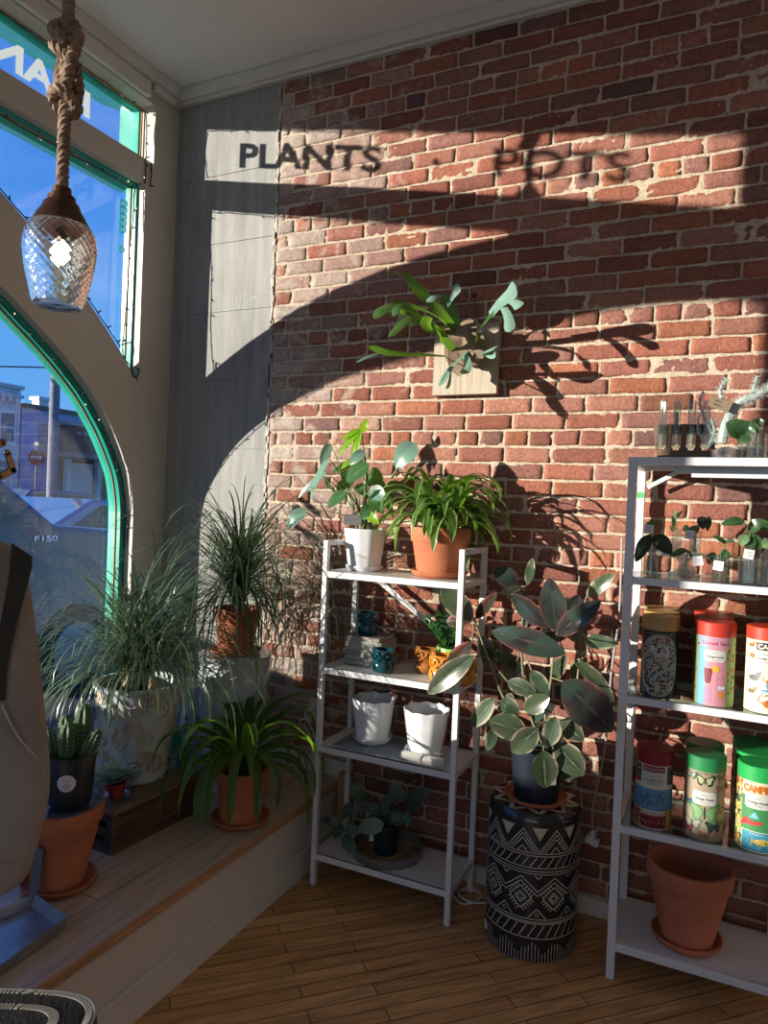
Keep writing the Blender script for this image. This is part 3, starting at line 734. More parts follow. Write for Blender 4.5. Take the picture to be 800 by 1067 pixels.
for ci in range(9):
    for ri in range(3):
        cx = -.42+ci*.105+(.05 if ri % 2 else 0); cz = .07+ri*.105; dr = 1 if (ci+ri) % 2 else -1
        for s_, ox, oz, a0 in ((.040, 0, 0, RR.uniform(0, 6)), (.026, .040*dr, .042, RR.uniform(0, 6))):
            pts = [fm(a, min(.34, max(.01, b))) for a, b in spiral(cx+ox, cz+oz, s_, dr, a0)]
            g.tube(pts, lambda t: .0068*(1-.4*t), 6, 1)
        for q in range(5):
            a = RR.uniform(0, 2*pi); x_ = cx-.03*dr+.024*cos(a); z_ = min(.33, max(.015, cz-.03+.028*sin(a)))
            g.tube([fm(x_, z_), fm(x_+.012*cos(a), z_+.016*sin(a)*.9)], lambda t: .005*sin(pi*min(.95, t+.15))+.001, 6, 1)
M_vase = pm('pale_blue_crackle_glaze', (.50, .56, .56), .35, var=.12, vs=14, bump=.35, bs=40, coat=.2)
g.make('vase', [M_vase, pm('tan_relief', (.46, .40, .31), .45, var=.25, vs=20)], r)
G().lathe([(.0005, .315), (.143, .31)], (vx, vy, vz), 32, mod=lambda r_, z, a: (r_, z+.006*sin(a*7))).make('soil', M_soil, r)
g = G()
for bx_, by_, s_ in ((-.02, -.03, .034), (.05, .02, .026), (-.075, .0, .024), (-.01, .07, .024)):
    g.lathe([(.0005, -.01), (s_*.9, 0), (s_, .015), (s_*.75, .035), (s_*.35, .06), (s_*.25, .10)], (vx+bx_, vy+by_, vz+.315), 16)
g.make('bulb', M_bulb, r)
ponytail(r, (vx, vy, vz+.40), 620, (.42, .80), 3, [M_grass, M_grassd], (.1, 1.5), .0072, .05)
# 2: rear palm in terracotta on the tall planter
tx, ty, tz = px_, py_, .31+.565+.001
r = thing('ponytail_palm', 'wispy ponytail palm in a terracotta pot on top of the tall white corner planter', 'plant', (tx, ty, tz))
add_saucer(r, tx, ty, tz, .108, .018); add_pot(r, tx, ty, tz+.009, .185, .075, .098, M_terra, .04)
g = G(); g.lathe([(.0005, 0), (.03, .01), (.030, .03), (.018, .05), (.01, .07)], (tx, ty, tz+.15), 16); g.make('bulb', M_bulb, r)
ponytail(r, (tx, ty, tz+.20), 540, (.38, .82), 9, [M_grassd, M_grass], (.0, 1.5), .0082, .03, (0, 2*pi), (1.4, 3.2), .10)

# ---- wooden crate -------------------------------------------------
M_crate = pm('dark_weathered_wood', (.055, .022, .014), .7, col2=(.12, .055, .03), vs=4, stretch=(2, 1, 14), bump=.5, bs=30)
M_cratet = pm('worn_wood_edge', (.22, .13, .075), .7, var=.35, vs=6, stretch=(9, 1.5, 9), bump=.4)
r = thing('wooden_crate', 'long dark weathered wooden crate turned over on the platform under the scrolled vase', 'crate', (.62, -.83, .31))
ca, cb = V((.782, -1.04, .31)), V((.802, -.62, .31)); dx = (cb-ca).normalized(); nx_ = V((-dx.y, dx.x, 0)); Wd, Lc, Hc = .34, (cb-ca).length, .151
def cp(u, v, z): return ca+dx*u+nx_*v+V((0, 0, z))
def cbox(g, u0, u1, v0, v1, z0, z1, m=0): return g.hexa([cp(u0, v1, z0), cp(u0, v0, z0), cp(u1, v0, z0), cp(u1, v1, z0), cp(u0, v1, z1), cp(u0, v0, z1), cp(u1, v0, z1), cp(u1, v1, z1)], m)
g = G(); cbox(g, .012, Lc-.012, 0, .012, 0, .052); cbox(g, .012, Lc-.012, .001, .012, .054, .136); g.make('side_panel', M_crate, r, bevel=.0015)
g = G(); cbox(g, .012, Lc-.012, Wd-.012, Wd, 0, .136); g.make('side_panel', M_crate, r, bevel=.0015)
for u0, u1 in ((0, .013), (Lc-.013, Lc)):
    g = G()      # ends with hand holes and finger joints
    cbox(g, u0, u1, 0, Wd*.10, 0, .136); cbox(g, u0, u1, Wd*.90, Wd, 0, .136)
    for z0, z1 in ((0, .035), (.058, .085), (.108, .136)): cbox(g, u0, u1, Wd*.1, Wd*.9, z0, z1)
    cbox(g, u0, u1, Wd*.42, Wd*.9, .035, .058); cbox(g, u0, u1, Wd*.42, Wd*.9, .085, .108)
    for k in range(12): cbox(g, u0-.0008 if u0 == 0 else u0, u1 if u0 == 0 else u1+.0008, 0, .010, .004+k*.011, .009+k*.011, 1)
    g.make('end_panel', [M_crate, M_cratet], r, bevel=.0008)
g = G()
for k in range(3): cbox(g, -.002, Lc+.002, -.002+k*(Wd+.004)/3, -.002+(k+1)*(Wd+.004)/3-.003, .1365, Hc)
g.make('top_board', M_cratet, r, bevel=.0015)

# ---- succulent -------------------------------------------------
sx, sy, sz = .70, -.955, .462
r = thing('succulent', 'blue-green rosette succulent in a small red nursery pot on the crate corner', 'plant', (sx, sy, sz))
M_red = pm('red_plastic_pot', (.36, .035, .02), .4)
add_pot(r, sx, sy, sz+.004, .052, .028, .037, M_red, .012)
add_saucer(r, sx, sy, sz, .052, .012, M_glass, 'clear_saucer')
G().box(sx-.010, sx+.008, sy-.0405, sy-.039, sz+.018, sz+.036).make('price_sticker', M_tagw, r)
M_succ = leafmat('succulent_leaf', (.36, .50, .44), (.50, .58, .52), tcol=(.3, .45, .3), transl=.1, rough=.5, mpos=.6)
M_succ2 = leafmat('succulent_heart', (.25, .48, .08), (.40, .60, .2), transl=.25)
g = G(); R5 = random.Random(4)
for k in range(46):
    a = k*2.39996; t = k/46; el = .18+1.1*(1-t)**1.3; L = .024+.084*t; p0 = V((sx, sy, sz+.062+.012*(1-t)))
    d = V((cos(a)*cos(el), sin(a)*cos(el), sin(el)))
    g.leaf(p0, p0+d*L, L*.42+.004, nrm=V((-cos(a)*sin(el), -sin(a)*sin(el), cos(el)+.01)), bow=-.08, fold=.35, a=1.5, b=.6, nu=6, nv=2, m=1 if k < 7 else 0)
g.make('rosette', [M_succ, M_succ2], r)

# ---- cactus on upturned stack -------------------------------------------------
tx, ty, tz = .772, -1.246, .31
r = thing('plant_pot', 'large terracotta pot with saucer at the left, supporting the black cactus pot', 'pot', (tx, ty, tz))
add_saucer(r, tx, ty, tz, .112, .024); add_pot(r, tx, ty, tz+.01, .245, .076, .124, M_terra, .05, soil=0)
G().lathe([(.0005, .252), (.112, .252), (.119, .262), (.122, .262), (.116, .246), (.0005, .246)], (tx, ty, tz+.0), 40).make('clear_saucer', glassmat('clear_plastic', (.7, .7, .78), 1.5, .1, gl=2.5, body=.25, bodycol=(.35, .33, .42)), r)
cz0 = tz+.262
r = thing('potted_cactus', 'cluster of ribbed columnar cacti in a matt black pot with a round white sticker', 'plant', (tx, ty, cz0))
cx_, cy_ = tx+.024, ty+.012
add_pot(r, cx_, cy_, cz0, .152, .062, .072, pm('matt_black_pot', (.014, .014, .016), .45), 0, soil=.9)
sR = lambda z: .0634+.0098*(.08+z)/.152
sm_ = lambda x, z: V((cx_+sR(z)*cos(-.92+x/.067), cy_+sR(z)*sin(-.92+x/.067), cz0+.08+z))
g = G(); poly2(g, circ(0, 0, .0265, 26), sm_)
for k in range(3): stroke2(g, [(-.014+.003*k, -.006-.005*k), (.014-.003*k, -.006-.005*k)], .0016, lambda x, z: sm_(x, z)+V((.0004, -.0008, 0)), 1)
stroke2(g, circ(0, .003, .006, 10), .0014, lambda x, z: sm_(x, z)+V((.0004, -.0008, 0)), 1, closed=True)
stroke2(g, [(.0165*cos(a), .0165*sin(a)) for a in [radians(150-i*12) for i in range(11)]], .0012, lambda x, z: sm_(x, z)+V((.0004, -.0008, 0)), 1)
g.make('round_sticker', [M_tagw, M_ink], r)
M_cact = pm('cactus_skin', (.055, .12, .05), .55, var=.3, vs=20); M_areole = pm('cactus_areole', (.60, .58, .45), .8)
for k, (ox, oy, hh, rr, lx, ly) in enumerate(((.008, -.026, .125, .024, .02, 0), (.022, .020, .175, .026, .03, .0), (-.028, .004, .135, .022, -.06, .0), (.046, .004, .115, .018, .42, .15), (-.044, -.030, .105, .019, -.18, -.12), (-.01, .042, .13, .021, 0, .1))):
    g = G(); b = V((cx_+ox, cy_+oy, cz0+.13)); ax = V((lx, ly, 1)).normalized(); Rm = V((0, 0, 1)).rotation_difference(ax).to_matrix()
    prof = [(rr*.55, 0), (rr*.85, hh*.15), (rr, hh*.45), (rr*.98, hh*.7), (rr*.8, hh*.88), (rr*.45, hh*.97), (.0008, hh)]
    g.lathe(prof, b, 36, mod=lambda r_, z, a: (r_*(1+.13*cos(9*a)), z), tilt=Rm)
    for i in range(9):
        a = 2*pi*i/9
        for j in range(9):
            t = .08+.1*j; z = hh*t; r_ = rr*1.13*(.55+.45*min(1, t*2.2)) if t < .45 else rr*1.13*sqrt(max(.05, 1-((t-.45)/.56)**2.4))
            p = b+Rm @ V((r_*cos(a), r_*sin(a), z)); g.sphere(p, .0019, 1, 5, 4)
            for q in range(3):
                dd = Rm @ V((cos(a+(q-1)*.7), sin(a+(q-1)*.7), .4)); g.tube([p, p+dd*.008], lambda t: .0005*(1-t)+.0001, 3, 1, caps=False)
    g.make('cactus_stem', [M_cact, M_areole], r)

# ---- strap-leaf plant in terracotta on the platform
M_strap = leafmat('strap_leaf', (.016, .045, .018), (.035, .075, .025), tcol=(.30, .62, .03), rib=(.16, .26, .05), transl=.45, rough=.42, mpos=.85)
sx, sy, sz = .985, -.60, .311
r = thing('dracaena', 'dark strappy dracaena in a terracotta pot and saucer alone on the platform near its edge', 'plant', (sx, sy, sz))
add_saucer(r, sx, sy, sz, .112, .022); add_pot(r, sx, sy, sz+.008, .195, .078, .10, M_terra, .042)
R5 = random.Random(21)
g = G()
for k in range(46):
    az = k*2.39996+R5.uniform(-.3, .3); t = k/46
    g.blade((sx+.02*cos(az), sy+.02*sin(az), sz+.19+.06*(1-t)), az, R5.uniform(.55, 1.35)-.2*t, R5.uniform(.32, .50), R5.uniform(.028, .042), R5.uniform(2.6, 4.1), 10, 0, 2, .35, .5, R5.uniform(-.4, .4))
g.make('foliage', M_strap, r)
G().tube([(sx, sy, sz+.15), (sx+.005, sy, sz+.27)], .009, 8).make('stem', pm('green_stem', (.10, .14, .05), .6), r)

# ---- upper rack: climbing aroid in white pot
M_aroid = leafmat('aroid_leaf', (.055, .14, .055), tcol=(.25, .5, .05), rib=(.14, .25, .10), transl=.35, rough=.22)
M_aroidb = leafmat('aroid_leaf_blue', (.16, .29, .24), tcol=(.3, .5, .2), rib=(.25, .38, .3), transl=.25, rough=.3)
M_new = leafmat('aroid_leaf_new', (.26, .50, .03), tcol=(.45, .8, .04), rib=(.35, .55, .1), transl=.6, rough=.3)
M_stem = pm('petiole', (.09, .16, .05), .5)
M_whitec = pm('white_ceramic', (.74, .75, .77), .22, coat=.4, bump=.06, bs=14, bdist=.01)
y = -.21; zt = 1.263
px = xat(380, y, 1.35)
r = thing('philodendron', 'climbing philodendron with one bright new leaf in a white ceramic pot on the narrow rack', 'plant', (px, y, zt))
facet = lambda r_, z, a: (r_*(1+.022*cos(8*a)), z)
add_saucer(r, px, y, zt, .078, .022, M_whitec); add_pot(r, px, y, zt+.007, .165, .066, .089, M_whitec, 0, soil=.93, seg=48, mod=facet)
base = V((px, y, zt+.155)); gl = [G(), G(), G()]; gs = G()
def mleaf(bx, by, tx_, ty_, wpx, mi, yy, org=None, nrm=None, **kw):
    p0, p1 = at(bx, by, yy), at(tx_, ty_, yy-.02)
    gl[mi].leaf(p0, p1, wpx*.0039, nrm=nrm or (CAM-p0).normalized()+V((rnd.uniform(-.4, .4), 0, rnd.uniform(0, .6))), a=.72, b=.62, bow=rnd.uniform(.03, .14), nu=10)
    o0 = org or base+V((rnd.uniform(-.03, .03), rnd.uniform(-.03, .03), 0))
    mid = (V(o0)+p0)/2+V((0, 0, .03)); gs.tube(bez([o0, mid, p0], 8), lambda t: .0034*(1-.4*t), 6)
mleaf(343, 478, 324, 521, 14, 1, -.26, nrm=(-.3, -.7, .6)); mleaf(340, 492, 311, 519, 8, 1, -.22, nrm=(.3, -.6, .6))
mleaf(344, 462, 334, 484, 11, 1, -.2); mleaf(384, 484, 361, 502, 26, 0, -.27, nrm=(0, -.8, .6)); mleaf(361, 490, 364, 508, 16, 0, -.22)
mleaf(383, 497, 399, 500, 22, 0, -.2, nrm=(0, -1, .3)); mleaf(337, 495, 351, 513, 12, 0, -.2, nrm=(-.6, -.5, -.2)); mleaf(361, 513, 341, 529, 17, 0, -.29, nrm=(0, -.8, .6))
mleaf(434, 463, 412, 487, 24, 1, -.27, nrm=(0, -1, .2)); mleaf(387, 510, 402, 520, 16, 1, -.3, nrm=(0, -1, .2)); mleaf(319, 531, 299, 552, 17, 1, -.3, nrm=(-.1, -1, .2))
mleaf(380, 470, 364, 484, 12, 1, -.25); mleaf(374, 478, 346, 492, 9, 0, -.18); mleaf(402, 505, 424, 512, 15, 0, -.16)
mleaf(388, 528, 376, 541, 15, 0, -.28); mleaf(385, 520, 400, 535, 14, 0, -.28); mleaf(372, 505, 384, 519, 13, 0, -.17); mleaf(360, 500, 352, 516, 11, 0, -.15)
mleaf(394, 498, 410, 540, 10, 0, -.16); mleaf(383, 535, 395, 546, 10, 2, -.29)
st_top = at(376, 447, -.21)
gs.tube(bez([base, at(381, 500, -.21), at(379, 470, -.2), st_top], 8), lambda t: .004*(1-.4*t), 6)
# split new leaf: five fingers
for (tx_, ty_, w) in ((352, 476, 7), (358, 468, 7), (366, 478, 6), (372, 472, 5.5), (355, 458, 6)):
    gl[2].leaf(st_top, at(tx_, ty_, -.24), w*.0042, nrm=(0, -1, .3), a=.8, b=.55, bow=.05)
gl[2].leaf(at(378, 450, -.21), at(383, 437, -.22), .04, nrm=(.2, -1, .2), a=.8, b=.6); gl[2].leaf(at(372, 479, -.22), at(355, 489, -.25), .03, nrm=(0, -.8, .6))
for k, (q, m_) in enumerate(zip(gl, (M_aroid, M_aroidb, M_new))): q.make('foliage', m_, r)
gs.make('stem', M_stem, r)
a_, b_ = at(358, 541, y-.075), at(377, 541, y-.075)
g = G().obox(((a_.x+b_.x)/2, y-.078, a_.z), (.078, .003, .042), 0, 0)
for k in range(2): stroke2(g, [(-.03+.006*i, (.008-.017*k)+.003*(-1)**i) for i in range(11)], .0013, lambda x, z: V(((a_.x+b_.x)/2+x, y-.0805, a_.z+z)), 1)
g.make('plant_tag', [pm('slate_tag', (.03, .032, .03), .6), M_ink], r)

# ---- upper rack: variegated dracaena in terracotta
M_song = leafmat('song_leaf', (.045, .13, .03), (.24, .34, .10), tcol=(.3, .6, .06), rib=(.09, .2, .05), transl=.35, rough=.22, mpos=.62)
px = xat(458, y, 1.33)
r = thing('dracaena', 'bushy striped dracaena in a terracotta pot at the right of the narrow rack top', 'plant', (px, y, zt))
add_saucer(r, px, y, zt, .112, .026, M_terra); add_pot(r, px, y, zt+.008, .185, .088, .117, M_terra, .055)
g = G(); R5 = random.Random(33)
for s_ in range(3):
    cx, cy = px+(-.05, .045, .0)[s_], y+(0, -.01, .03)[s_]
    for k in range(26):
        az = k*2.39996+s_; t = k/26
        g.blade((cx, cy, zt+.17+.10*(1-t)), az, R5.uniform(.35, 1.45)-.25*t, R5.uniform(.24, .37), R5.uniform(.032, .048), R5.uniform(2.0, 3.8), 9, 0, 2, .3, .5, R5.uniform(-.3, .3))
g.make('foliage', M_song, r)
g = G()
for s_ in range(3): g.tube([(px+(-.05, .045, .0)[s_], y+(0, -.01, .03)[s_], zt+.13), (px+(-.05, .045, .0)[s_], y+(0, -.01, .03)[s_], zt+.28)], .007, 8)
g.make('stem', M_stem, r)

# ---- second shelf -------------------------------------------------
z2 = .879
M_page = pm('book_pages', (.40, .38, .34), .8, bump=.4, bs=300, stretch=(1, 1, 30))
bx0 = xat(357, -.26, .90)
cols = [(.10, .10, .11), (.35, .33, .30), (.05, .05, .06), (.42, .40, .36), (.16, .15, .15)]
nm = ['bottom book of the stack on the rack, pale cover turned page side out', 'second book from the bottom of the stack beside the teal owl pots', 'thin dark book in the middle of the stack on the narrow rack', 'thick grey book second from the top of the stack', 'top book of the stack, carrying a teal owl pot']
z = z2
for k, (hh, dx_) in enumerate(((.022, .008), (.020, .004), (.016, .0), (.042, .006), (.018, .002))):
    ox = bx0+dx_; w, d = .185-.006*k, .15
    b = thing('book', nm[k], 'book', (ox+w/2, -.185, z), 'stacked books on the narrow rack')
    G().box(ox, ox+w, -.185-d/2, -.185+d/2, z, z+.002).box(ox, ox+w, -.185-d/2, -.185+d/2, z+hh-.002, z+hh).box(ox, ox+w, -.185+d/2-.002, -.185+d/2, z, z+hh).make('cover', pm('book_cover_%d' % k, cols[k], .6), b)
    G().box(ox+.003, ox+w-.003, -.185-d/2+.003, -.185+d/2-.003, z+.002, z+hh-.002).make('pages', M_page, b)
    z += hh+.0003
ztop = z
M_teald = pm('teal_glaze', (.006, .055, .075), .15, coat=.6, var=.2, vs=12)
M_yell = pm('yellow_glaze', (.62, .24, .03), .22, coat=.5, var=.12, vs=14)
M_amber = pm('amber_glaze', (.36, .13, .025), .22, coat=.5, var=.12, vs=14)
def owl(x, y, z, s, mat, label, cat='planter', yaw=-1.35, name='owl_planter', group=None):
    r = thing(name, label, cat, (x, y, z), group); g = G()
    g.lathe([(.0005, 0), (.028*s, 0), (.036*s, .006*s), (.040*s, .022*s), (.037*s, .036*s), (.034*s, .040*s), (.037*s, .046*s), (.041*s, .060*s), (.040*s, .074*s), (.037*s, .082*s), (.033*s, .082*s), (.033*s, .03*s), (.0005, .02*s)], (x, y, z), 36)
    f = lambda a, h, o=0: V((x+(.040*s+o)*cos(yaw+a), y+(.040*s+o)*sin(yaw+a), z+h*s))
    body = g.make('body', mat, r)
    for sd in (-1, 1):
        g = G(); c = f(.52*sd, .062)
        ring = [f(.52*sd+.40*cos(t), .062+.0145*sin(t), .002*s) for t in [i*2*pi/14 for i in range(15)]]
        g.tube(ring, .0035*s, 6); g.sphere(c, .007*s, 0, 10, 8); g.make('eye', mat, r)
        g = G(); e = f(.75*sd, .078, -.004*s); g.leaf(e-V((0, 0, .004*s)), e+V((0, 0, .017*s))+(e-V((x, y, e.z))).normalized()*.004*s, .018*s, nrm=(cos(yaw), sin(yaw), 0), bow=.05); g.tube([e-V((0, 0, .004*s)), e+V((0, 0, .016*s))], lambda t: .0075*s*(1-t)+.0006, 8); g.make('ear', mat, r)
        g = G(); g.leaf(f(.95*sd, .036, .002*s), f(.75*sd, .008, .001*s), .022*s, nrm=(cos(yaw+.9*sd), sin(yaw+.9*sd), .1), bow=.12, fold=-.3); g.make('wing', mat, r)
    g = G(); g.tube([f(0, .060, .0), f(0, .057, .006*s), f(0, .048, .004*s)], lambda t: .005*s*(1-t)+.0006, 8); g.make('beak', mat, r)
    return r
owl(xat(383, -.20, ztop+.04), -.20, ztop, 1.12, M_teald, 'teal glazed owl pot standing on top of the stacked books')
owl(xat(399.5, -.30, z2+.04), -.30, z2, 1.12, M_teald, 'teal glazed owl pot standing in front of the stacked books')
owl(xat(444, -.20, z2+.04), -.20, z2, 1.15, M_amber, 'darker amber owl pot at the back left of the yellow pots')
owl(xat(460, -.295, z2+.04), -.295, z2, 1.22, M_yell, 'bright yellow owl pot, left one of the front yellow pair')
owl(xat(483, -.29, z2+.04), -.29, z2, 1.2, M_yell, 'bright yellow owl pot partly behind the rubber plant leaf')
gx, gy = xat(471, -.15, z2+.08), -.155
r = thing('potted_jade', 'small dark green bushy plant in a lime green pot behind the yellow owl pots', 'plant', (gx, gy, z2))
add_pot(r, gx, gy, z2, .105, .048, .062, pm('lime_glaze', (.22, .48, .08), .3, coat=.3), 0)
M_dk = leafmat('dark_leaflet', (.03, .085, .035), tcol=(.1, .3, .05), transl=.25, rough=.22)
g = G(); R5 = random.Random(6)
for k in range(16):
    az = R5.uniform(0, 2*pi); e = R5.uniform(.6, 1.45); d = V((cos(az)*cos(e), sin(az)*cos(e)*.6, sin(e))); L = R5.uniform(.10, .18); p = V((gx+.01*cos(az), gy, z2+.09))
    for j in range(9):
        c = p+d*L*(j+2)/10; s_ = d.cross(V((0, 0, 1))).normalized()*(1 if j % 2 else -1); g.leaf(c, c+s_*.03+d*.026, .019, bow=.08, nu=5, nv=2)
    g.tube([p, p+d*L], .0025, 5)
g.make('foliage', M_dk, r)

# ---- third shelf: folded cloth + white pots
z3 = .563
M_cloth = pm('blue_grey_cloth', (.19, .21, .27), .9, bump=.4, bs=220); M_stripe = pm('white_woven_stripe', (.60, .60, .60), .9, bump=.5, bs=160); M_news = pm('ribbed_white_roll', (.62, .61, .58), .9, bump=.9, bs=120, stretch=(1, 6, 6))
r = thing('table_runner', 'folded blue-grey cloth with thin white stripes and a rolled end under the two white pots', 'cloth', (1.43, -.24, z3))
xa, xb = xat(347, -.34, z3), xat(438, -.35, z3)
g = G(); g.box(xa+.012, xb, -.350, -.13, z3, z3+.005).box(xa, xb+.01, -.352, -.13, z3+.0055, z3+.011)
g.make('cloth', M_cloth, r, bevel=.002)
g = G()
g.box(xa, xb+.01, -.3535, -.3525, z3+.004, z3+.007)
for xx in (xa+.145, xb-.05): g.box(xx, xx+.004, -.3535, -.13, z3+.0111, z3+.0117); g.box(xx, xx+.004, -.3538, -.353, z3, z3+.0115)
g.make('stripe', M_stripe, r)
g = G(); x2, x3 = xat(417, -.352, z3+.02), xat(463, -.34, z3+.02)
for k in range(3):
    pts = [(1.0*cos(t)*(.020-.0018*t*.3), (.020-.0018*t*.3)*sin(t)) for t in [i*.4 for i in range(int(2*pi*(1.0+k*.6)/.4))]]
g.lathe([(.0005, 0), (.0185, 0), (.020, .004), (.0205, x3-x2-.004), (.0185, x3-x2), (.011, x3-x2), (.010, x3-x2-.01), (.0005, x3-x2-.01)], (x2, -.338, z3+.0205), 20, tilt=Matrix.Rotation(pi/2, 3, 'Y'))
g.make('rolled_end', M_news, r)
for px, yy, lab, zz, r0, r1, hh in ((388.5, -.225, 'white scalloped-rim planter in the shade at the left of the third shelf', z3+.0125, .067, .087, .165), (443.5, -.262, 'white scalloped-rim planter half in sunlight at the right of the third shelf', z3+.0125, .064, .088, .17)):
    x = xat(px, yy, zz+.08); r = thing('planter', lab, 'planter', (x, yy, zz), 'white scalloped planters')
    ph = rnd.uniform(0, 1)
    def sc(r_, z, a, h=hh, ph=ph):
        t = min(1, z/h); w = t**3
        return (r_*(1+.025*t*abs(cos(4.5*a+ph))), z+(.006*w*(abs(cos(4.5*a+ph))-.5)))
    add_saucer(r, x, yy, zz, .080, .024, M_whitec); add_pot(r, x, yy, zz+.009, hh, r0, r1, M_whitec, 0, soil=0, seg=72, wall=.005, mod=sc)

# ---- bottom shelf: silver vine in dark pot on round tray
z4 = .129
tx_, ty_ = xat(403, -.215, z4), -.215
r = thing('round_tray', 'round grey tray with a woven spiral base on the bottom shelf of the narrow rack', 'tray', (tx_, ty_, z4))
G().lathe([(.0005, 0), (.138, 0), (.142, .004), (.145, .036), (.141, .037), (.137, .007), (.0005, .006)], (tx_, ty_, z4), 56).make('rim', pm('zinc_grey', (.22, .22, .22), .45, metal=.5, var=.15, bump=.2, bs=25), r)
g = G(); g.lathe([(max(.0005, .004*i), .0065+(.003 if i % 2 else 0)) for i in range(34)], (tx_, ty_, z4), 48); g.make('woven_base', pm('seagrass_coil', (.24, .16, .09), .8, var=.4, vs=30, bump=.5), r)
px, py = xat(402, -.225, z4+.1), -.225; pz = z4+.0105
r = thing('satin_pothos', 'silver-spotted trailing pothos in a dark nursery pot on the round grey tray', 'plant', (px, py, pz))
add_pot(r, px, py, pz, .125, .045, .060, pm('dark_green_pot', (.012, .022, .022), .4), .012)
G().obox((px-.045, py-.035, pz+.075), (.002, .02, .06), -.8).make('plant_label', M_tagw, r)
M_silv = leafmat('silver_leaf', (.035, .075, .055), tcol=(.1, .25, .08), rib=(.06, .11, .08), transl=.2, rough=.4, spots=(.20, .28, .25))
M_silvb = leafmat('silver_leaf_pale', (.11, .18, .16), tcol=(.15, .3, .12), rib=(.07, .11, .09), transl=.2, rough=.4, spots=(.26, .33, .32))
g = G(); g2_ = G(); gs = G()
for (ax, ay, bx, by, w, m_) in ((320, 235, 265, 105, 105, 0), (300, 235, 250, 385, 50, 1), (450, 320, 530, 195, 105, 0), (465, 395, 285, 425, 110, 1), (615, 275, 795, 150, 125, 0), (570, 240, 545, 90, 120, 0), (165, 390, 42, 355, 80, 0), (185, 400, 112, 565, 75, 0), (185, 470, 285, 598, 95, 0), (620, 305, 655, 415, 70, 0), (290, 430, 185, 430, 75, 0), (480, 380, 590, 300, 80, 1), (340, 250, 300, 330, 70, 0), (600, 380, 520, 330, 90, 0), (240, 250, 180, 360, 80, 0), (430, 330, 380, 240, 80, 0)):
    yy = py-.02+rnd.uniform(-.09, .07); p0, p1 = at(330+ax/6.667, 800+ay/6.667, yy), at(330+bx/6.667, 800+by/6.667, yy-.02); p1.z = max(p1.z, .145)
    (g if m_ == 0 else g2_).leaf(p0, p1, w*.00058, nrm=(rnd.uniform(-.3, .3), -.9, .5), a=.75, b=.62, bow=.1, fold=.12)
    gs.tube(bez([(px, py, pz+.11), (V((px, py, pz+.16))+p0)/2, p0], 6), .0022, 5)
g.make('foliage', M_silv, r); g2_.make('foliage', M_silvb, r); gs.make('stem', M_stem, r)

# ================================================================== DRUM STOOL
dx0, dy0, DR, DH = 2.030, -.262, .163, .505
r = thing('drum_stool', 'black cylindrical drum stool with white carved geometric bands', 'stool', (dx0, dy0, 0))
M_drum = pm('black_lacquer', (.012, .012, .015), .22, coat=.4, var=.2); M_cream = pm('cream_inlay', (.52, .47, .38), .5); M_line = pm('pale_carved_line', (.50, .47, .42), .6)
g = G(); g.lathe([(.0005, 0), (DR-.006, 0), (DR, .006), (DR, DH-.03), (DR-.004, DH-.012), (DR-.016, DH), (.0005, DH)], (dx0, dy0, 0), 72)
dm = lambda x, z: V((dx0+(DR+.0006)*cos(x/DR-pi/2), dy0+(DR+.0006)*sin(x/DR-pi/2), z))
C_ = 2*pi*DR; lw = .0032
def S(pts, closed=False, w=lw, m=2): stroke2(g, pts, w, dm, m, closed=closed)
def hl(z, w=lw): S([(C_*i/60, z) for i in range(61)], w=w)
for z in (.375, .366, .325, .314, .305, .150, .141, .135, .085): hl(z)
nz_ = 9; P = C_/nz_
for k in range(nz_):                                   # big zigzag with nested chevrons and cream triangles
    c = k*P
    for d_, zt_ in ((0, .455), (.010, .440), (.020, .425)):
        S([(c-P/2+d_*1.0, .380), (c, zt_), (c+P/2-d_*1.0, .380)])
    S([(c-.016, .378), (c, .398), (c+.016, .378)])
    poly2(g, [(c+P/2-.026, .462), (c+P/2, .418), (c+P/2+.026, .462)], dm, 1)
for k in range(36): x = k*C_/36; S([(x, .330), (x+.022, .361)])        # slanted hatch
for k in range(9):                                      # diamonds with combs
    c = k*P; cz_ = .222
    S([(c-.046, .300), (c, .258), (c+.046, .300)]) if False else None
    S([(c-P/2, .245), (c, .292), (c+P/2, .245)], w=lw); S([(c-P/2, .230), (c, .277), (c+P/2, .230)])
    S([(c-.012+P/2, .300), (c+P/2, .288), (c+P/2+.012, .300)])
    for s_ in (.038, .020, .011): S([(c+P/2*0+s_, cz_), (c, cz_+s_), (c-s_, cz_), (c, cz_-s_)], True)
    for q in range(5):
        t = (q+.5)/5
        for sx_, sz_ in ((1, 1), (-1, 1), (1, -1), (-1, -1)):
            x = c+sx_*.038*(1-t); zz = cz_+sz_*.038*t; S([(x-sx_*.0, zz), (x+sx_*.010, zz+sz_*.010)])
    e = c+P/2; S([(e-.030, .155), (e, .186), (e+.030, .155)]); S(circ(e, .166, .006, 10), True, .002)
for k in range(34): x = k*C_/34; S([(x, .090), (x+.024, .131)])
Rz = random.Random(2)
for k in range(90): x = k*C_/90; S([(x, .004), (x, .022+.040*abs(sin(k*.42))+.012*Rz.random())], w=.0022)
tm = lambda x, z: V((dx0+x, dy0+z, DH+.0008))            # cream star on the top
star = []
for k in range(20): a = 2*pi*k/20; q = .150 if k % 2 == 0 else .108; star.append((q*cos(a), q*sin(a)))
stroke2(g, star, .016, tm, 1, closed=True)
stroke2(g, [(q*.72, w*.72) for q, w in star], .006, tm, 1, closed=True)
g.make('body', [M_drum, M_cream, M_line], r)
for o in r.children: pass
G().obox((dx0-DR*cos(.55)-.001, dy0-DR*sin(.55), .045), (.002, .02, .028), .55).make('price_sticker', M_tagw, r)

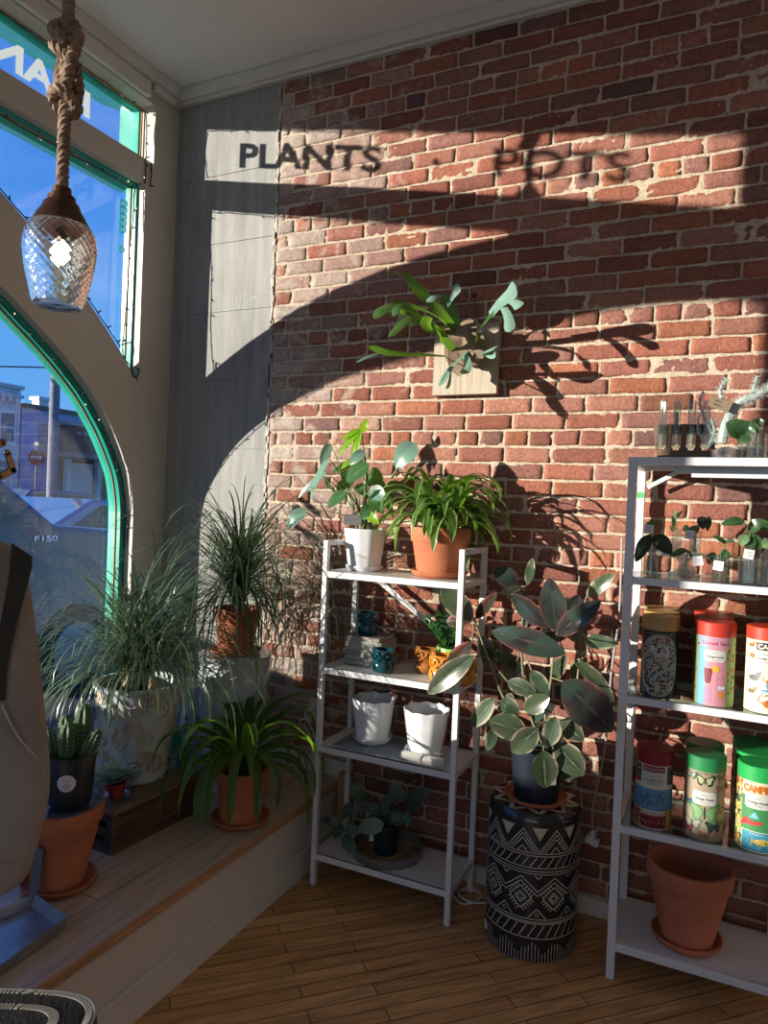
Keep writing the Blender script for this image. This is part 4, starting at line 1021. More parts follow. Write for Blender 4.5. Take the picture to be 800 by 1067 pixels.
# ================================================================== RUBBER PLANT
rx, ry, rz = xat(559, -.285, .6), -.285, DH+.0015
r = thing('rubber_plant', 'variegated rubber plant in a dark blue ribbed nursery pot on the drum stool', 'plant', (rx, ry, rz))
add_saucer(r, rx, ry, rz, .112, .022, M_terra)
M_navy = pm('navy_nursery_pot', (.010, .016, .028), .35)
add_pot(r, rx, ry, rz+.009, .20, .078, .101, M_navy, .018, soil=.88, seg=96, mod=lambda r_, z, a: (r_*(1+(.014*cos(24*a) if .02 < z < .17 else 0)), z))
g = G().obox((rx+.062, ry-.078, rz+.105), (.05, .002, .035), .65); g.make('price_tag', M_tagw, r)
M_rub = leafmat('rubber_leaf', (.018, .036, .022), (.36, .30, .21), tcol=(.15, .22, .07), rib=(.14, .18, .09), transl=.15, rough=.24, mpos=.80, patch=((.055, .080, .042), 18), back=(.16, .085, .07))
M_rubd = leafmat('rubber_leaf_dark', (.012, .022, .024), (.20, .08, .07), tcol=(.1, .06, .03), rib=(.10, .05, .04), transl=.1, rough=.14, mpos=.86, patch=((.035, .055, .045), 12), back=(.15, .06, .055))
M_rubp = leafmat('rubber_leaf_pale', (.085, .135, .085), (.46, .43, .32), tcol=(.25, .35, .15), rib=(.22, .27, .17), transl=.22, rough=.25, mpos=.66, patch=((.05, .09, .05), 14), back=(.35, .30, .22))
M_rubk = leafmat('rubber_leaf_pink', (.05, .025, .022), (.36, .12, .10), tcol=(.3, .08, .05), rib=(.22, .10, .08), transl=.2, rough=.25, mpos=.66, patch=((.028, .036, .022), 16))
gg = {'n': G(), 'd': G(), 'p': G(), 'k': G()}
Z8 = lambda x, y_: (430+x/2.426, 570+y_/2.426)
LV = [(150, 185, 72, 105, 62, 'n', -.05), (160, 180, 212, 115, 30, 'k', 0), (150, 240, 88, 300, 36, 'k', -.08), (155, 275, 38, 370, 55, 'n', -.1), (385, 270, 200, 213, 62, 'd', -.12), (365, 215, 345, 78, 62, 'd', -.08),
      (365, 222, 475, 138, 50, 'd', -.15), (440, 125, 510, 68, 34, 'p', .02), (430, 235, 520, 245, 34, 'p', .0), (440, 185, 532, 200, 40, 'k', .05), (380, 340, 505, 465, 96, 'd', -.14), (410, 285, 508, 392, 38, 'n', .02),
      (205, 382, 148, 455, 44, 'p', -.02), (287, 468, 192, 440, 62, 'n', -.1), (315, 460, 250, 518, 54, 'n', -.13), (330, 515, 335, 608, 62, 'n', -.15), (360, 430, 340, 505, 44, 'p', -.1), (370, 440, 432, 490, 46, 'n', -.05),
      (360, 498, 432, 578, 62, 'n', -.08), (300, 312, 342, 382, 40, 'p', -.03), (240, 340, 312, 372, 40, 'n', -.04), (282, 412, 345, 380, 46, 'n', -.08), (208, 455, 188, 515, 28, 'p', -.02), (250, 370, 228, 418, 32, 'p', 0),
      (250, 120, 345, 205, 46, 'd', -.05), (290, 95, 303, 28, 24, 'p', .03), (262, 100, 208, 55, 52, 'd', .04), (285, 135, 235, 105, 46, 'k', 0), (352, 335, 388, 275, 36, 'n', .02), (330, 265, 350, 210, 34, 'n', -.02),
      (230, 380, 268, 425, 34, 'p', -.02), (395, 470, 425, 440, 34, 'n', .05), (180, 300, 215, 250, 40, 'n', .02), (155, 180, 85, 190, 44, 'k', .03), (365, 520, 440, 545, 44, 'd', .0), (280, 330, 240, 290, 34, 'd', .05), (340, 500, 290, 540, 38, 'd', -.02), (380, 190, 420, 120, 40, 'd', .04), (300, 440, 360, 400, 40, 'd', .03), (300, 395, 260, 345, 36, 'n', .04),
      (200, 300, 175, 225, 40, 'n', .03), (215, 330, 285, 300, 38, 'p', .03), (310, 240, 285, 160, 46, 'd', .06), (330, 180, 270, 190, 44, 'k', .05), (260, 300, 210, 260, 34, 'n', .05), (400, 330, 440, 280, 36, 'n', .06), (400, 400, 360, 350, 36, 'd', .06), (260, 430, 215, 400, 36, 'p', .05), (420, 240, 385, 180, 40, 'd', .08), (395, 200, 345, 240, 40, 'k', -.02), (330, 385, 280, 350, 36, 'd', .06), (370, 560, 415, 590, 34, 'n', .0)]
for ax, ay, bx, by, w, k_, dy in LV:
    p0 = at(*Z8(ax, ay), ry+dy); p1 = at(*Z8(bx, by), ry+dy+rnd.uniform(-.04, .02))
    gg[k_].leaf(p0, p1, w/2.426*.0036, nrm=(CAM-p0).normalized()+V((rnd.uniform(-.35, .35), 0, rnd.uniform(-.1, .45))), a=.95, b=.66, bow=rnd.uniform(.02, .10), fold=rnd.uniform(.05, .22), nu=12, nv=6)
for k_, m_ in (('n', M_rub), ('d', M_rubd), ('p', M_rubp), ('k', M_rubk)): gg[k_].make('foliage', m_, r)
g = G()
for pl in (((345, 520, 0), (335, 440, -.03), (350, 330, -.03), (362, 215, -.04)), ((330, 520, 0), (240, 400, -.01), (190, 280, -.03), (155, 180, -.04)), ((335, 520, .01), (290, 400, .02), (275, 250, .02), (285, 100, .02)), ((350, 520, .0), (400, 430, .02), (420, 300, .02), (430, 150, .02))):
    g.tube(bez([at(*Z8(a, b), ry+c) for a, b, c in pl], 8), lambda t: .0062*(1-.45*t), 8)
for ax, ay, bx, by, w, k_, dy in LV:
    p0 = at(*Z8(ax, ay), ry+dy); q = min(([335, 440, -.03], [350, 330, -.03], [240, 400, -.01], [190, 280, -.03], [290, 400, .02], [275, 250, .02], [362, 215, -.04], [400, 430, .02], [155, 180, -.04], [420, 300, .02], [430, 150, .02], [285, 100, .02]), key=lambda c: (c[0]-ax)**2+(c[1]+14-ay)**2)
    g.tube([at(*Z8(q[0], q[1]), ry+q[2]), p0], .0028, 6)
g.make('stem', pm('rubber_stem', (.17, .17, .09), .6), r)

# ================================================================== STAGHORN FERN PLAQUE
r = thing('staghorn_fern', 'staghorn fern mounted on a pale square wooden plaque hung on the brick wall', 'plant', (1.617, -.02, 2.15))
M_plq = pm('pale_plank', (.46, .38, .29), .6, col2=(.34, .27, .20), vs=5, stretch=(14, 14, 1), bump=.3, bs=20)
G().box(1.478, 1.756, -.050, -.018, 2.003, 2.292).make('plaque', M_plq, r, bevel=.002)
nail = at(493, 307, -.03)
g = G(); g.tube([nail+V((0, .025, 0)), nail-V((0, .012, 0))], .009, 10); g.make('nail', pm('rusty_nail', (.12, .08, .06), .6, metal=.5), r)
g = G(); g.tube([nail, V((1.575, -.034, 2.29))], .0022, 5).tube([nail, V((1.665, -.034, 2.29))], .0022, 5); g.make('cord', pm('brown_cord', (.16, .10, .07), .9), r)
M_sh = leafmat('shield_frond', (.17, .105, .065), (.10, .06, .035), tcol=(.3, .15, .06), transl=.1, rough=.7, patch=((.25, .18, .12), 16))
ctr = at(487, 362, -.09)
g = G(); g.sphere(ctr, .058, 0, 16, 10, (1.1, .8, 1.25))
for a, L, w in ((1.2, .10, .10), (2.4, .10, .10), (3.9, .09, .10), (4.7, .13, .11), (5.5, .12, .10), (.2, .09, .09)):
    d = V((cos(a), -.25, sin(a))); g.leaf(ctr+V((0, -.045, 0))-d*.03, ctr+V((0, -.04, 0))+d*L, w, nrm=(0, -1, .2), bow=.12, fold=.1, b=.5, nu=8, wave=.06)
g.make('shield_frond', M_sh, r)
M_f1 = leafmat('frond_green', (.045, .12, .035), tcol=(.25, .5, .04), rib=(.07, .16, .05), transl=.35, rough=.4)
M_f2 = leafmat('frond_silver', (.20, .35, .29), tcol=(.3, .5, .3), rib=(.26, .40, .33), transl=.25, rough=.5)
def strapf(g, pts, w, tipw=None, m=0, nrm=(0, -1, .25)):
    P = bez(pts, 6); n = len(P); b = len(g.v); nv_ = V(nrm)
    for i, p in enumerate(P):
        d = (P[min(i+1, n-1)]-P[max(0, i-1)]).normalized(); s_ = d.cross(nv_).normalized(); t = i/(n-1)
        ww = (w*(.35+.65*min(1, t*2)) if not tipw else w*(.4)+(tipw-w*.4)*t**1.6)*(sqrt(max(0, 1-max(0, (t-.72)/.28)**2.2)) if t < 1 else .02)/2
        for j in range(5): q = j/2-1; g.v.append(tuple(p+s_*(q*ww)+nv_.normalized()*(-abs(q)*ww*.25)))
    for i in range(n-1):
        for j in range(4): k = b+i*5+j; g.face((k, k+1, k+6, k+5), m, True, ((i/n, j/4), (i/n, (j+1)/4), ((i+1)/n, (j+1)/4), ((i+1)/n, j/4)))
QS = []
def q2f(*a, **k): QS.append(G()); strapf(QS[-1], *a, **k)
g = G(); A = lambda x, y_, d: at(x, y_, -.10-1.5*d)
strapf(g, [A(482, 352, 0), A(462, 328, .10), A(440, 306, .16), A(421, 284, .22)], .042)
strapf(g, [A(421, 284, .22), A(414, 285, .24), A(409, 283, .25)], .012)
strapf(g, [A(480, 352, 0), A(458, 332, .12), A(435, 320, .22), A(415, 319, .28), A(410, 330, .30)], .036)
strapf(g, [A(474, 352, 0), A(450, 338, .10), A(425, 333, .18), A(404, 352, .26)], .045)
strapf(g, [A(474, 352, 0), A(440, 335, .08), A(415, 318, .14), A(398, 322, .20), A(390, 332, .22)], .055)
strapf(g, [A(430, 340, .1), A(424, 325, .14)], .045)
strapf(g, [A(477, 369, .02), A(460, 350, .10), A(448, 340, .16), A(440, 330, .20)], .055)
strapf(g, [A(466, 371, .02), A(435, 369, .14), A(405, 367, .24), A(383, 361, .30)], .034)
q2f([A(405, 367, .24), A(388, 370, .28), A(370, 378, .32)], .012)
strapf(g, [A(482, 350, 0), A(474, 330, .06), A(467, 316, .10), A(462, 306, .13)], .04)
q2f([A(466, 318, .10), A(472, 306, .13), A(478, 296, .14)], .06, .05); q2f([A(462, 308, .12), A(452, 309, .15), A(445, 315, .17)], .03)
q2f([A(486, 366, .04), A(476, 376, .10), A(466, 386, .14), A(457, 403, .18)], .05, .05, nrm=(-.3, -.8, .4))
q2f([A(484, 368, .04), A(487, 380, .10), A(482, 390, .13)], .06, .05)
q2f([A(470, 384, .12), A(468, 398, .15), A(465, 406, .17)], .014)
q2f([A(495, 374, .05), A(505, 366, .10), A(519, 360, .14)], .05, .055, nrm=(0, -.7, .7)); q2f([A(503, 368, .08), A(512, 371, .11), A(516, 366, .13)], .03, .04)
strapf(g, [A(498, 345, .02), A(506, 334, .08), A(515, 322, .12)], .022)
q2f([A(510, 328, .10), A(520, 316, .14), A(531, 306, .17), A(537, 297, .2)], .075, .07, nrm=(0, -1, 0))
q2f([A(522, 316, .13), A(529, 330, .16), A(531, 346, .18)], .06, .05); q2f([A(526, 311, .14), A(536, 315, .18), A(542, 320, .20)], .05, .05)
strapf(g, [A(494, 358, .03), A(496, 352, .07), A(498, 346, .10)], .04, m=1)
g.make('fertile_frond', [M_f1, M_new], r)
for q_ in QS: q_.make('silver_frond', M_f2, r)

# ================================================================== PUZZLE TUBES
def tube_thing(label, x, y, z, rr, hh, lidh, lidcol, basecol, art, group=None):
    r = thing('puzzle_tube', label, 'puzzle tube', (x, y, z), group)
    mats = [pm('tube_base_%s' % art, basecol, .45)]; idx = {}
    def M(c):
        if c not in idx: idx[c] = len(mats); mats.append(pm('print_%02x%02x%02x' % c, tuple(q*.8 for q in lin(*c)), .45))
        return idx[c]
    g = G(); g.lathe([(.0005, 0), (rr, 0), (rr, hh-lidh*.5), (.0005, hh-lidh*.5)], (x, y, z), 56)
    a0 = atan2(CAM.y-y, CAM.x-x)
    f = lambda o: (lambda u, w: V((x+(rr+o)*cos(a0+u/rr), y+(rr+o)*sin(a0+u/rr), z+w)))
    R = random.Random(hash(art) % 97 if False else len(art)*7+ord(art[0]))
    top = hh-lidh
    def panel(zc, h=.036, w=.066):
        pts = []
        for sx_, sz_, a in ((1, 1, 0), (-1, 1, pi/2), (-1, -1, pi), (1, -1, 3*pi/2)):
            for k in range(5): t = a+k*pi/8; pts.append((sx_*(w/2-.008)+.008*cos(t), zc+sz_*(h/2-.008)+.008*sin(t)))
        # curved: split into vertical strips
        n = 10
        for k in range(n):
            u0, u1 = -w/2+w*k/n, -w/2+w*(k+1)/n
            cut = .006 if k in (0, n-1) else 0
            b = len(g.v); g.v += [tuple(f(.0012)(u0, zc-h/2+(cut if k == 0 else 0))), tuple(f(.0012)(u1, zc-h/2+(cut if k == n-1 else 0))), tuple(f(.0012)(u1, zc+h/2-(cut if k == n-1 else 0))), tuple(f(.0012)(u0, zc+h/2-(cut if k == 0 else 0)))]
            g.face((b, b+1, b+2, b+3), M((205, 205, 200)), True)
        add_text(g, 'Vintage Puzzle', f(.0018), w=w*.76, m=M((50, 50, 60)), cz=zc-.003, bold=.01)
        stroke2(g, [(-.008, zc+.010), (.008, zc+.010)], .0014, f(.0018), M((110, 110, 115)))
        for k in range(2): stroke2(g, [(-.014, zc-.0115-.003*k), (.014, zc-.0115-.003*k)], .0009, f(.0018), M((120, 120, 120)))
    def blobs(n, u0, u1, w0, w1, cs, r0=.003, r1=.008, o=.0006):
        for k in range(n): c = R.choice(cs); poly2(g, [(a+.0, b) for a, b in circ(R.uniform(u0, u1), R.uniform(w0, w1), R.uniform(r0, r1), 7, R.uniform(r0, r1))], f(o+.00002*k), M(c))
    W = rr*1.45
    if art == 'floral':
        for k in range(40):      # cream oval field
            pass
        ov = [(W*.80*max(-1, min(1, 1.0*cos(t))), .105+.100*sin(t)) for t in [i*2*pi/44 for i in range(44)]]
        for k in range(24):
            u0, u1 = -W*.8+W*1.6*k/24, -W*.8+W*1.6*(k+1)/24
            hh0 = .100*(max(0, 1-abs(u0/(W*.8))**2.6))**.5; hh1 = .100*(max(0, 1-abs(u1/(W*.8))**2.6))**.5
            b = len(g.v); F_ = f(.0004); g.v += [tuple(F_(u0, .105-hh0)), tuple(F_(u1, .105-hh1)), tuple(F_(u1, .105+hh1)), tuple(F_(u0, .105+hh0))]; g.face((b, b+1, b+2, b+3), M((178, 172, 158)), True)
        pts = [(W*.8*cos(t), .105+.100*(abs(sin(t))**.9)*(1 if sin(t) > 0 else -1)) for t in [i*2*pi/50 for i in range(50)]]
        def inside(u, w): return abs(u/(W*.74))**2.6+abs((w-.105)/.094)**2 < 1
        k = 0
        while k < 230:
            u, w = R.uniform(-W*.75, W*.75), R.uniform(.01, .2)
            if inside(u, w): poly2(g, circ(u, w, R.uniform(.0025, .0075), 6, R.uniform(.0025, .006)), f(.0006+.000004*k), M(R.choice([(40, 70, 72), (52, 92, 88), (150, 80, 82), (176, 122, 112), (60, 64, 90), (92, 112, 84), (190, 186, 170), (120, 40, 52), (40, 50, 50), (150, 160, 160)]))); k += 1
        panel(.152); add_text(g, 'HUMMINGBIRDS', f(.0008), w=.075, m=M((170, 160, 130)), cz=top-.012)
    elif art == 'cocktail':
        for k, c in enumerate(((196, 200, 120), (120, 176, 205), (206, 140, 158), (206, 140, 158), (150, 190, 96), (200, 205, 140))):
            u0 = -W*1.05+k*W*.37; grid2(g, u0, u0+W*.37, .0, top, f(.0004), M(c), 4)
        grid2(g, -W*.62, W*.62, top-.035, top-.002, f(.0006), M((190, 150, 178)), 8)
        add_text(g, 'Cocktail Time', f(.001), w=.082, m=M((190, 40, 78)), cz=top-.020, bold=.012)
        panel(top-.060)
        poly2(g, [(-.030, .118), (-.006, .118), (-.007, .080), (-.013, .070), (-.023, .070), (-.029, .080)], f(.0009), M((128, 24, 44))); poly2(g, circ(.004, .118, .011, 12), f(.0011), M((214, 170, 60)))
        stroke2(g, [(.010, .088), (.030, .088)], .0016, f(.001), M((120, 50, 60)))
        poly2(g, [(.010, .046), (.038, .046), (.030, .028), (.018, .028)], f(.0009), M((205, 140, 60))); poly2(g, circ(.018, .060, .007, 8), f(.0009), M((190, 215, 220))); poly2(g, circ(.028, .060, .006, 8), f(.001), M((230, 230, 230)))
        for k in range(9): stroke2(g, [(-.030, .055-.0055*k), (-.006, .055-.0055*k)], .0016, f(.0009), M((70, 110, 170)))
        blobs(40, -W*1.0, -W*.66, .02, top-.02, [(90, 120, 60), (170, 60, 60), (60, 90, 130), (220, 200, 80), (90, 60, 70)], .002, .006); blobs(36, W*.50, W*1.0, .02, top-.02, [(60, 120, 60), (200, 120, 80), (60, 90, 90), (180, 60, 60), (40, 60, 50)], .002, .006)
    elif art == 'cats':
        grid2(g, -.030, .055, top-.030, top-.006, f(.0006), M((30, 30, 34)), 8); add_text(g, 'CATS', f(.001), w=.05, m=M((225, 222, 210)), cx=.0, cz=top-.018, bold=.03)
        panel(top-.052)
        def cat_(u, w, s_, c):
            poly2(g, circ(u, w, .011*s_, 12, .020*s_), f(.0007), M(c)); poly2(g, circ(u+.016*s_, w+.012*s_, .009*s_, 12), f(.0009), M(c))
            for e in (-1, 1): poly2(g, [(u+.016*s_+e*.007*s_-.004*s_, w+.018*s_), (u+.016*s_+e*.007*s_+.004*s_, w+.018*s_), (u+.016*s_+e*.008*s_, w+.027*s_)], f(.0009), M(c))
            for q in range(4): stroke2(g, [(u-.012*s_+q*.007*s_, w-.006*s_), (u-.010*s_+q*.007*s_, w+.008*s_)], .0016, f(.0011), M((120, 70, 40)))
            stroke2(g, [(u-.019*s_, w), (u-.030*s_, w+.006*s_), (u-.026*s_, w+.018*s_)], .003*s_, f(.0008), M(c))
        cat_(.02, .030, 1.3, (206, 122, 60)); cat_(.016, .098, .8, (205, 130, 70)); cat_(-.035, .105, .9, (120, 130, 138)); cat_(-.038, top-.05, .8, (200, 150, 90)); cat_(-.040, .062, .7, (150, 140, 110)); cat_(-.046, top-.018, .6, (196, 140, 90))
        poly2(g, [(.0, .092), (.040, .092), (.034, .072), (.006, .072)], f(.0012), M((110, 160, 205))); poly2(g, circ(.018, .070, .005, 14, .030), f(.0012), M((120, 165, 205)))
        add_text(g, 'Catnip', f(.001), w=.04, m=M((80, 75, 60)), cx=.01, cz=.056)
    elif art == 'bicycle':
        g2 = f(.0005)
        grid2(g, -W*1.1, -W*.5, top-.062, top-.004, g2, M((60, 100, 70)), 5); grid2(g, W*.52, W*1.1, top-.062, top-.004, g2, M((70, 80, 90)), 5)
        grid2(g, -W*1.1, W*1.1, .062, .132, g2, M((96, 150, 186)), 12); grid2(g, -W*1.1, -W*.5, .004, .060, g2, M((170, 110, 84)), 5); grid2(g, -W*.48, W*.56, .004, .058, g2, M((132, 36, 44)), 10); grid2(g, W*.58, W*1.1, .004, .064, g2, M((196, 160, 60)), 5)
        grid2(g, -W*.45, W*.50, .046, .058, f(.0007), M((190, 180, 160)), 10)
        grid2(g, -.036, .034, top-.022, top-.003, f(.0007), M((140, 22, 34)), 8); add_text(g, 'BICYCLETTES', f(.0011), w=.062, m=M((215, 205, 195)), cx=-.001, cz=top-.013, bold=.02)
        panel(top-.046, .042, .066)
        blk = M((26, 34, 48))
        for cx in (-.033, .035): stroke2(g, circ(cx, .084, .0195, 22), .0018, f(.0009), blk, closed=True); [stroke2(g, [(cx, .084), (cx+.019*cos(a), .084+.019*sin(a))], .0005, f(.0009), blk) for a in [i*pi/4 for i in range(8)]]
        for pl in (((-.033, .084), (-.020, .110), (.022, .112), (.002, .082), (-.033, .084)), ((-.020, .112), (-.001, .080)), ((.035, .084), (.020, .118), (.028, .123)), ((-.026, .119), (-.014, .118)), ((-.020, .118), (-.018, .108))): stroke2(g, pl, .002, f(.001), blk)
        blobs(46, -W*.42, W*.5, .010, .042, [(200, 190, 180), (60, 30, 40), (190, 60, 50), (30, 30, 40)], .002, .004, .0008); blobs(26, -W*1.05, -W*.52, .01, .056, [(130, 50, 40), (70, 50, 40), (190, 150, 110)], .002, .007, .0008); blobs(22, -W*1.05, -W*.55, top-.058, top-.01, [(200, 60, 50), (40, 70, 120), (200, 200, 190), (30, 60, 40)], .002, .007, .0008); blobs(14, W*.6, W*1.05, top-.058, top-.01, [(200, 180, 60), (40, 70, 120), (200, 200, 190)], .002, .006, .0008)
        stroke2(g, [(W*1.1*(i/10-1), .003) for i in range(21)], .004, f(.001), M((190, 185, 170)))
    elif art == 'butterfly':
        def bf(u, w, s_, c1, c2, rot=0):
            for e in (-1, 1):
                pts = [(0, 0), (.010, .014), (.034, .022), (.038, .012), (.024, -.002), (.026, -.016), (.014, -.024), (.004, -.008)]
                P_ = [(u+e*(a*cos(rot)-b*sin(rot)*e)*s_, w+(a*sin(rot)*e+b*cos(rot))*s_) for a, b in pts]; b0 = f(.0006)
                poly2(g, P_, b0, M(c1)); poly2(g, [(u+(a-u)*.66+e*.003*s_, w+(b-w)*.66) for a, b in P_], f(.0009), M(c2))
            stroke2(g, [(u, w-.014*s_), (u, w+.012*s_)], .003*s_, f(.0011), M((60, 45, 35)))
        bf(.0, top-.026, .85, (36, 44, 40), (170, 180, 140)); bf(.002, .090, 1.45, (92, 140, 96), (122, 165, 112)); bf(.034, .048, .8, (30, 50, 48), (40, 80, 72)); bf(-.034, .050, .9, (110, 112, 100), (165, 165, 150)); bf(-.05, .03, .6, (110, 40, 52), (150, 60, 70)); bf(.004, .022, .5, (120, 80, 60), (170, 120, 100))
        bf(-.052, .115, .5, (40, 60, 90), (70, 100, 140)); bf(.052, top-.05, .5, (150, 80, 70), (190, 120, 100)); bf(-.045, top-.018, .6, (60, 80, 76), (160, 170, 150)); bf(.05, .1, .5, (60, 50, 40), (150, 150, 90)); bf(.055, .06, .45, (50, 90, 60), (90, 140, 90)); bf(.052, top-.015, .45, (40, 40, 40), (150, 130, 120))
        add_text(g, 'BUTTERFLIES', f(.0008), w=.05, m=M((100, 90, 75)), cz=top-.006); panel(.135, .042, .072)
    elif art == 'camping':
        g2 = f(.0005)
        grid2(g, -W*1.1, -W*.55, .0, top, g2, M((176, 168, 120)), 5); grid2(g, -W*.55, W*1.1, .064, top-.045, g2, M((66, 140, 84)), 10); grid2(g, -W*.55, W*1.1, top-.045, top-.004, f(.0006), M((214, 205, 180)), 10); grid2(g, -.043, .07, .004, .062, f(.0007), M((62, 150, 182)), 8)
        add_text(g, 'CAMPING', f(.0013), w=.098, m=M((206, 110, 30)), cx=.006, cz=top-.022, h=.024, bold=.05); panel(top-.060, .044, .074)
        poly2(g, [(-.046, .090), (-.036, .104), (-.01, .094), (.014, .098), (.012, .086), (-.02, .082), (-.036, .080), (-.05, .074)], f(.0009), M((196, 62, 58)))
        poly2(g, circ(.014, .034, .010, 12, .022), f(.001), M((206, 178, 60))); poly2(g, [(-.004, .034), (-.014, .044), (-.014, .024)], f(.001), M((206, 178, 60)))
        poly2(g, [(.03, .09), (.04, .104), (.052, .09)], f(.0009), M((210, 205, 190))); poly2(g, circ(.052, .072, .013, 16), f(.001), M((150, 30, 30))); poly2(g, circ(.052, .072, .009, 16), f(.0012), M((225, 215, 200)))
        poly2(g, [(-.022, .104), (-.008, .126), (.006, .104)], f(.0008), M((120, 190, 205)))
        add_text(g, 'CAMPING FUN', f(.0011), w=.040, m=M((225, 225, 210)), cx=.0, cz=.056)
        blobs(70, -W*1.05, -W*.58, .006, top-.006, [(200, 110, 60), (60, 110, 80), (180, 60, 50), (225, 205, 150), (40, 60, 60), (230, 190, 70)], .003, .009, .0009); blobs(26, -.04, .06, .008, .05, [(30, 70, 100), (40, 110, 90), (225, 225, 210)], .001, .003, .0012)
    g.make('tube_body', mats, r)
    lm = pm('lid_%02x%02x%02x' % lidcol, lin(*lidcol), .42)
    g = G(); g.lathe([(rr+.0012, hh-lidh), (rr+.0018, hh-.003), (rr-.001, hh), (.0005, hh)], (x, y, z), 56); ob = g.make('lid', lm, r)
    return r
Y1 = -.303
z5 = .9465
def tcol(px, zs, arts, labels, lids, base, rr, hh, lidh, ys, gname):
    for k, (y_, lb) in enumerate(zip(ys, labels)):
        x = xat(px, ys[0], zs+.1)+.0*(k)
        x = x-(.006*k)
        tube_thing(lb, x, y_, zs, rr, hh, lidh, lids, base, arts, gname)
tcol(686.5, z5, 'floral', ('puzzle tube with gold lid and floral oval, front one of the top left row', 'gold-lidded dark puzzle tube right behind the front floral one', 'rearmost gold-lidded puzzle tube against the wall'), (176, 140, 84), lin(24, 34, 48), .0565, .262, .044, (Y1, Y1+.1155, Y1+.2305), 'gold-lidded puzzle tubes')
tcol(744, z5, 'cocktail', ('puzzle tube with coral lid and cocktail art, front one of its row', 'coral-lidded puzzle tube right behind the front cocktail one', 'rearmost coral-lidded puzzle tube against the wall'), (180, 52, 40), lin(196, 196, 150), .0585, .262, .044, (Y1, Y1+.118, Y1+.232), 'coral-lidded puzzle tubes')
tube_thing('puzzle tube with orange-red lid and cat drawings at the right frame edge', xat(797.5, Y1, z5+.1), Y1, z5, .058, .262, .040, (190, 56, 36), lin(222, 212, 186), 'cats')
z6 = .5175
tube_thing('puzzle tube with dark red lid and a bicycle picture on the lower glass shelf', xat(680.5, Y1, z6+.1), Y1, z6, .0575, .255, .046, (128, 22, 32), lin(205, 198, 184), 'bicycle')
tcol(733.5, z6, 'butterfly', ('puzzle tube with green lid and butterflies, front one of its pair', 'green-lidded puzzle tube hidden behind the butterfly one'), (34, 118, 70), lin(150, 136, 116), .0585, .262, .044, (Y1, Y1+.120), 'green-lidded puzzle tubes')
tcol(789, z6, 'camping', ('puzzle tube with bright green lid and orange CAMPING title, front of its row', 'bright green-lidded puzzle tube right behind the CAMPING one', 'rearmost bright green-lidded puzzle tube behind the CAMPING row'), (34, 150, 76), lin(200, 196, 160), .060, .262, .046, (Y1, Y1+.119, Y1+.236), 'bright green-lidded puzzle tubes')

# empty terracotta pot on the bottom of the wide rack
ex, ey, ez = 2.548, -.235, .1235
r = thing('plant_pot', 'empty terracotta pot and saucer on the bottom shelf of the wide rack', 'pot', (ex, ey, ez))
add_saucer(r, ex, ey, ez, .112, .028, M_terra2); add_pot(r, ex, ey, ez+.009, .255, .082, .134, M_terra2, .058, soil=0, seg=56)

# ================================================================== CUTTINGS IN GLASS (wide rack)
z7 = 1.337
M_bleaf = leafmat('cutting_leaf', (.035, .085, .035), tcol=(.15, .35, .06), transl=.3, rough=.25)
M_bleafp = leafmat('cutting_leaf_pale', (.16, .26, .13), tcol=(.3, .5, .15), transl=.3, rough=.3)
M_bdark = leafmat('cutting_leaf_black', (.015, .03, .018), tcol=(.03, .08, .02), transl=.15, rough=.25)
ZB = lambda x, y_: (655+x/5.517, 530+y_/5.517)
def cutting(label, px, y, shape, r0, h, neck, leaves, tagp=None, tagn=(.3, -1, .2), extra_stem=True, name='cutting_vase', zz=z7, water=.45, seg=28, cat='vase', square=False):
    x = xat(px, y, zz+h/2); r = thing(name, label, cat, (x, y, zz)); g = G()
    md = (lambda r_, z, a: (r_/max(abs(cos(a)), abs(sin(a)))**.75 if r_ > neck*1.05 else r_, z)) if square else None
    g.lathe(shape(r0, h, neck), (x, y, zz), seg, mod=md); g.make('glass', M_glass, r)
    g = G(); pr = [(a*.9, b) for a, b in shape(r0, h, neck) if b <= h*water and a > .001]; 
    if pr: top = pr[-1][0]; g.lathe([(.0005, .004)]+pr+[(top, h*water), (.0005, h*water)], (x, y, zz+.001), seg, mod=md); g.make('water', M_gwater, r)
    gl = [G(), G(), G()]; gs = G(); mouth = V((x, y, zz+h))
    for (ax, ay, bx, by, w, mi) in leaves:
        yy = y+rnd.uniform(-.03, .02); p0, p1 = at(*ZB(ax, ay), yy), at(*ZB(bx, by), yy-.015)
        gl[mi].leaf(p0, p1, w*.00056, nrm=(rnd.uniform(-.3, .3), -.9, .5), a=.8, b=.62, bow=.1, nu=8)
        gs.tube(bez([(x, y, zz+h*.15), mouth, p0], 6), .0016, 5)
    for k, m_ in enumerate((M_bleaf, M_bleafp, M_bdark)):
        if gl[k].v: gl[k].make('foliage', m_, r)
    if gs.v: gs.make('stem', M_stem, r)
    if tagp:
        q = at(*ZB(*tagp), y-.045); g = G(); g.obox(q, (.030, .0012, .030), rnd.uniform(-.3, .3), 0, 0, rnd.uniform(-.25, .25))
        for k in range(3): stroke2(g, [(-.009, -.006+.006*k), (.009-.003*(k % 2), -.006+.006*k)], .0012, lambda u, w: q+V((u, -.0012, w)), 1)
        g.tube([q+V((0, 0, .014)), (x, y, zz+h)], .0005, 4, 1); g.make('plant_tag', [M_tagw, M_ink], r)
    return r
sh_cyl = lambda r0, h, n: [(.0005, 0), (r0, 0), (r0, h*.72), (n, h*.85), (n, h*.97), (n*1.15, h), (n*.9, h)]
sh_rnd = lambda r0, h, n: [(.0005, 0), (r0*.6, 0), (r0*.95, h*.2), (r0, h*.38), (r0*.8, h*.6), (n, h*.74), (n, h*.95), (n*1.3, h), (n, h)]
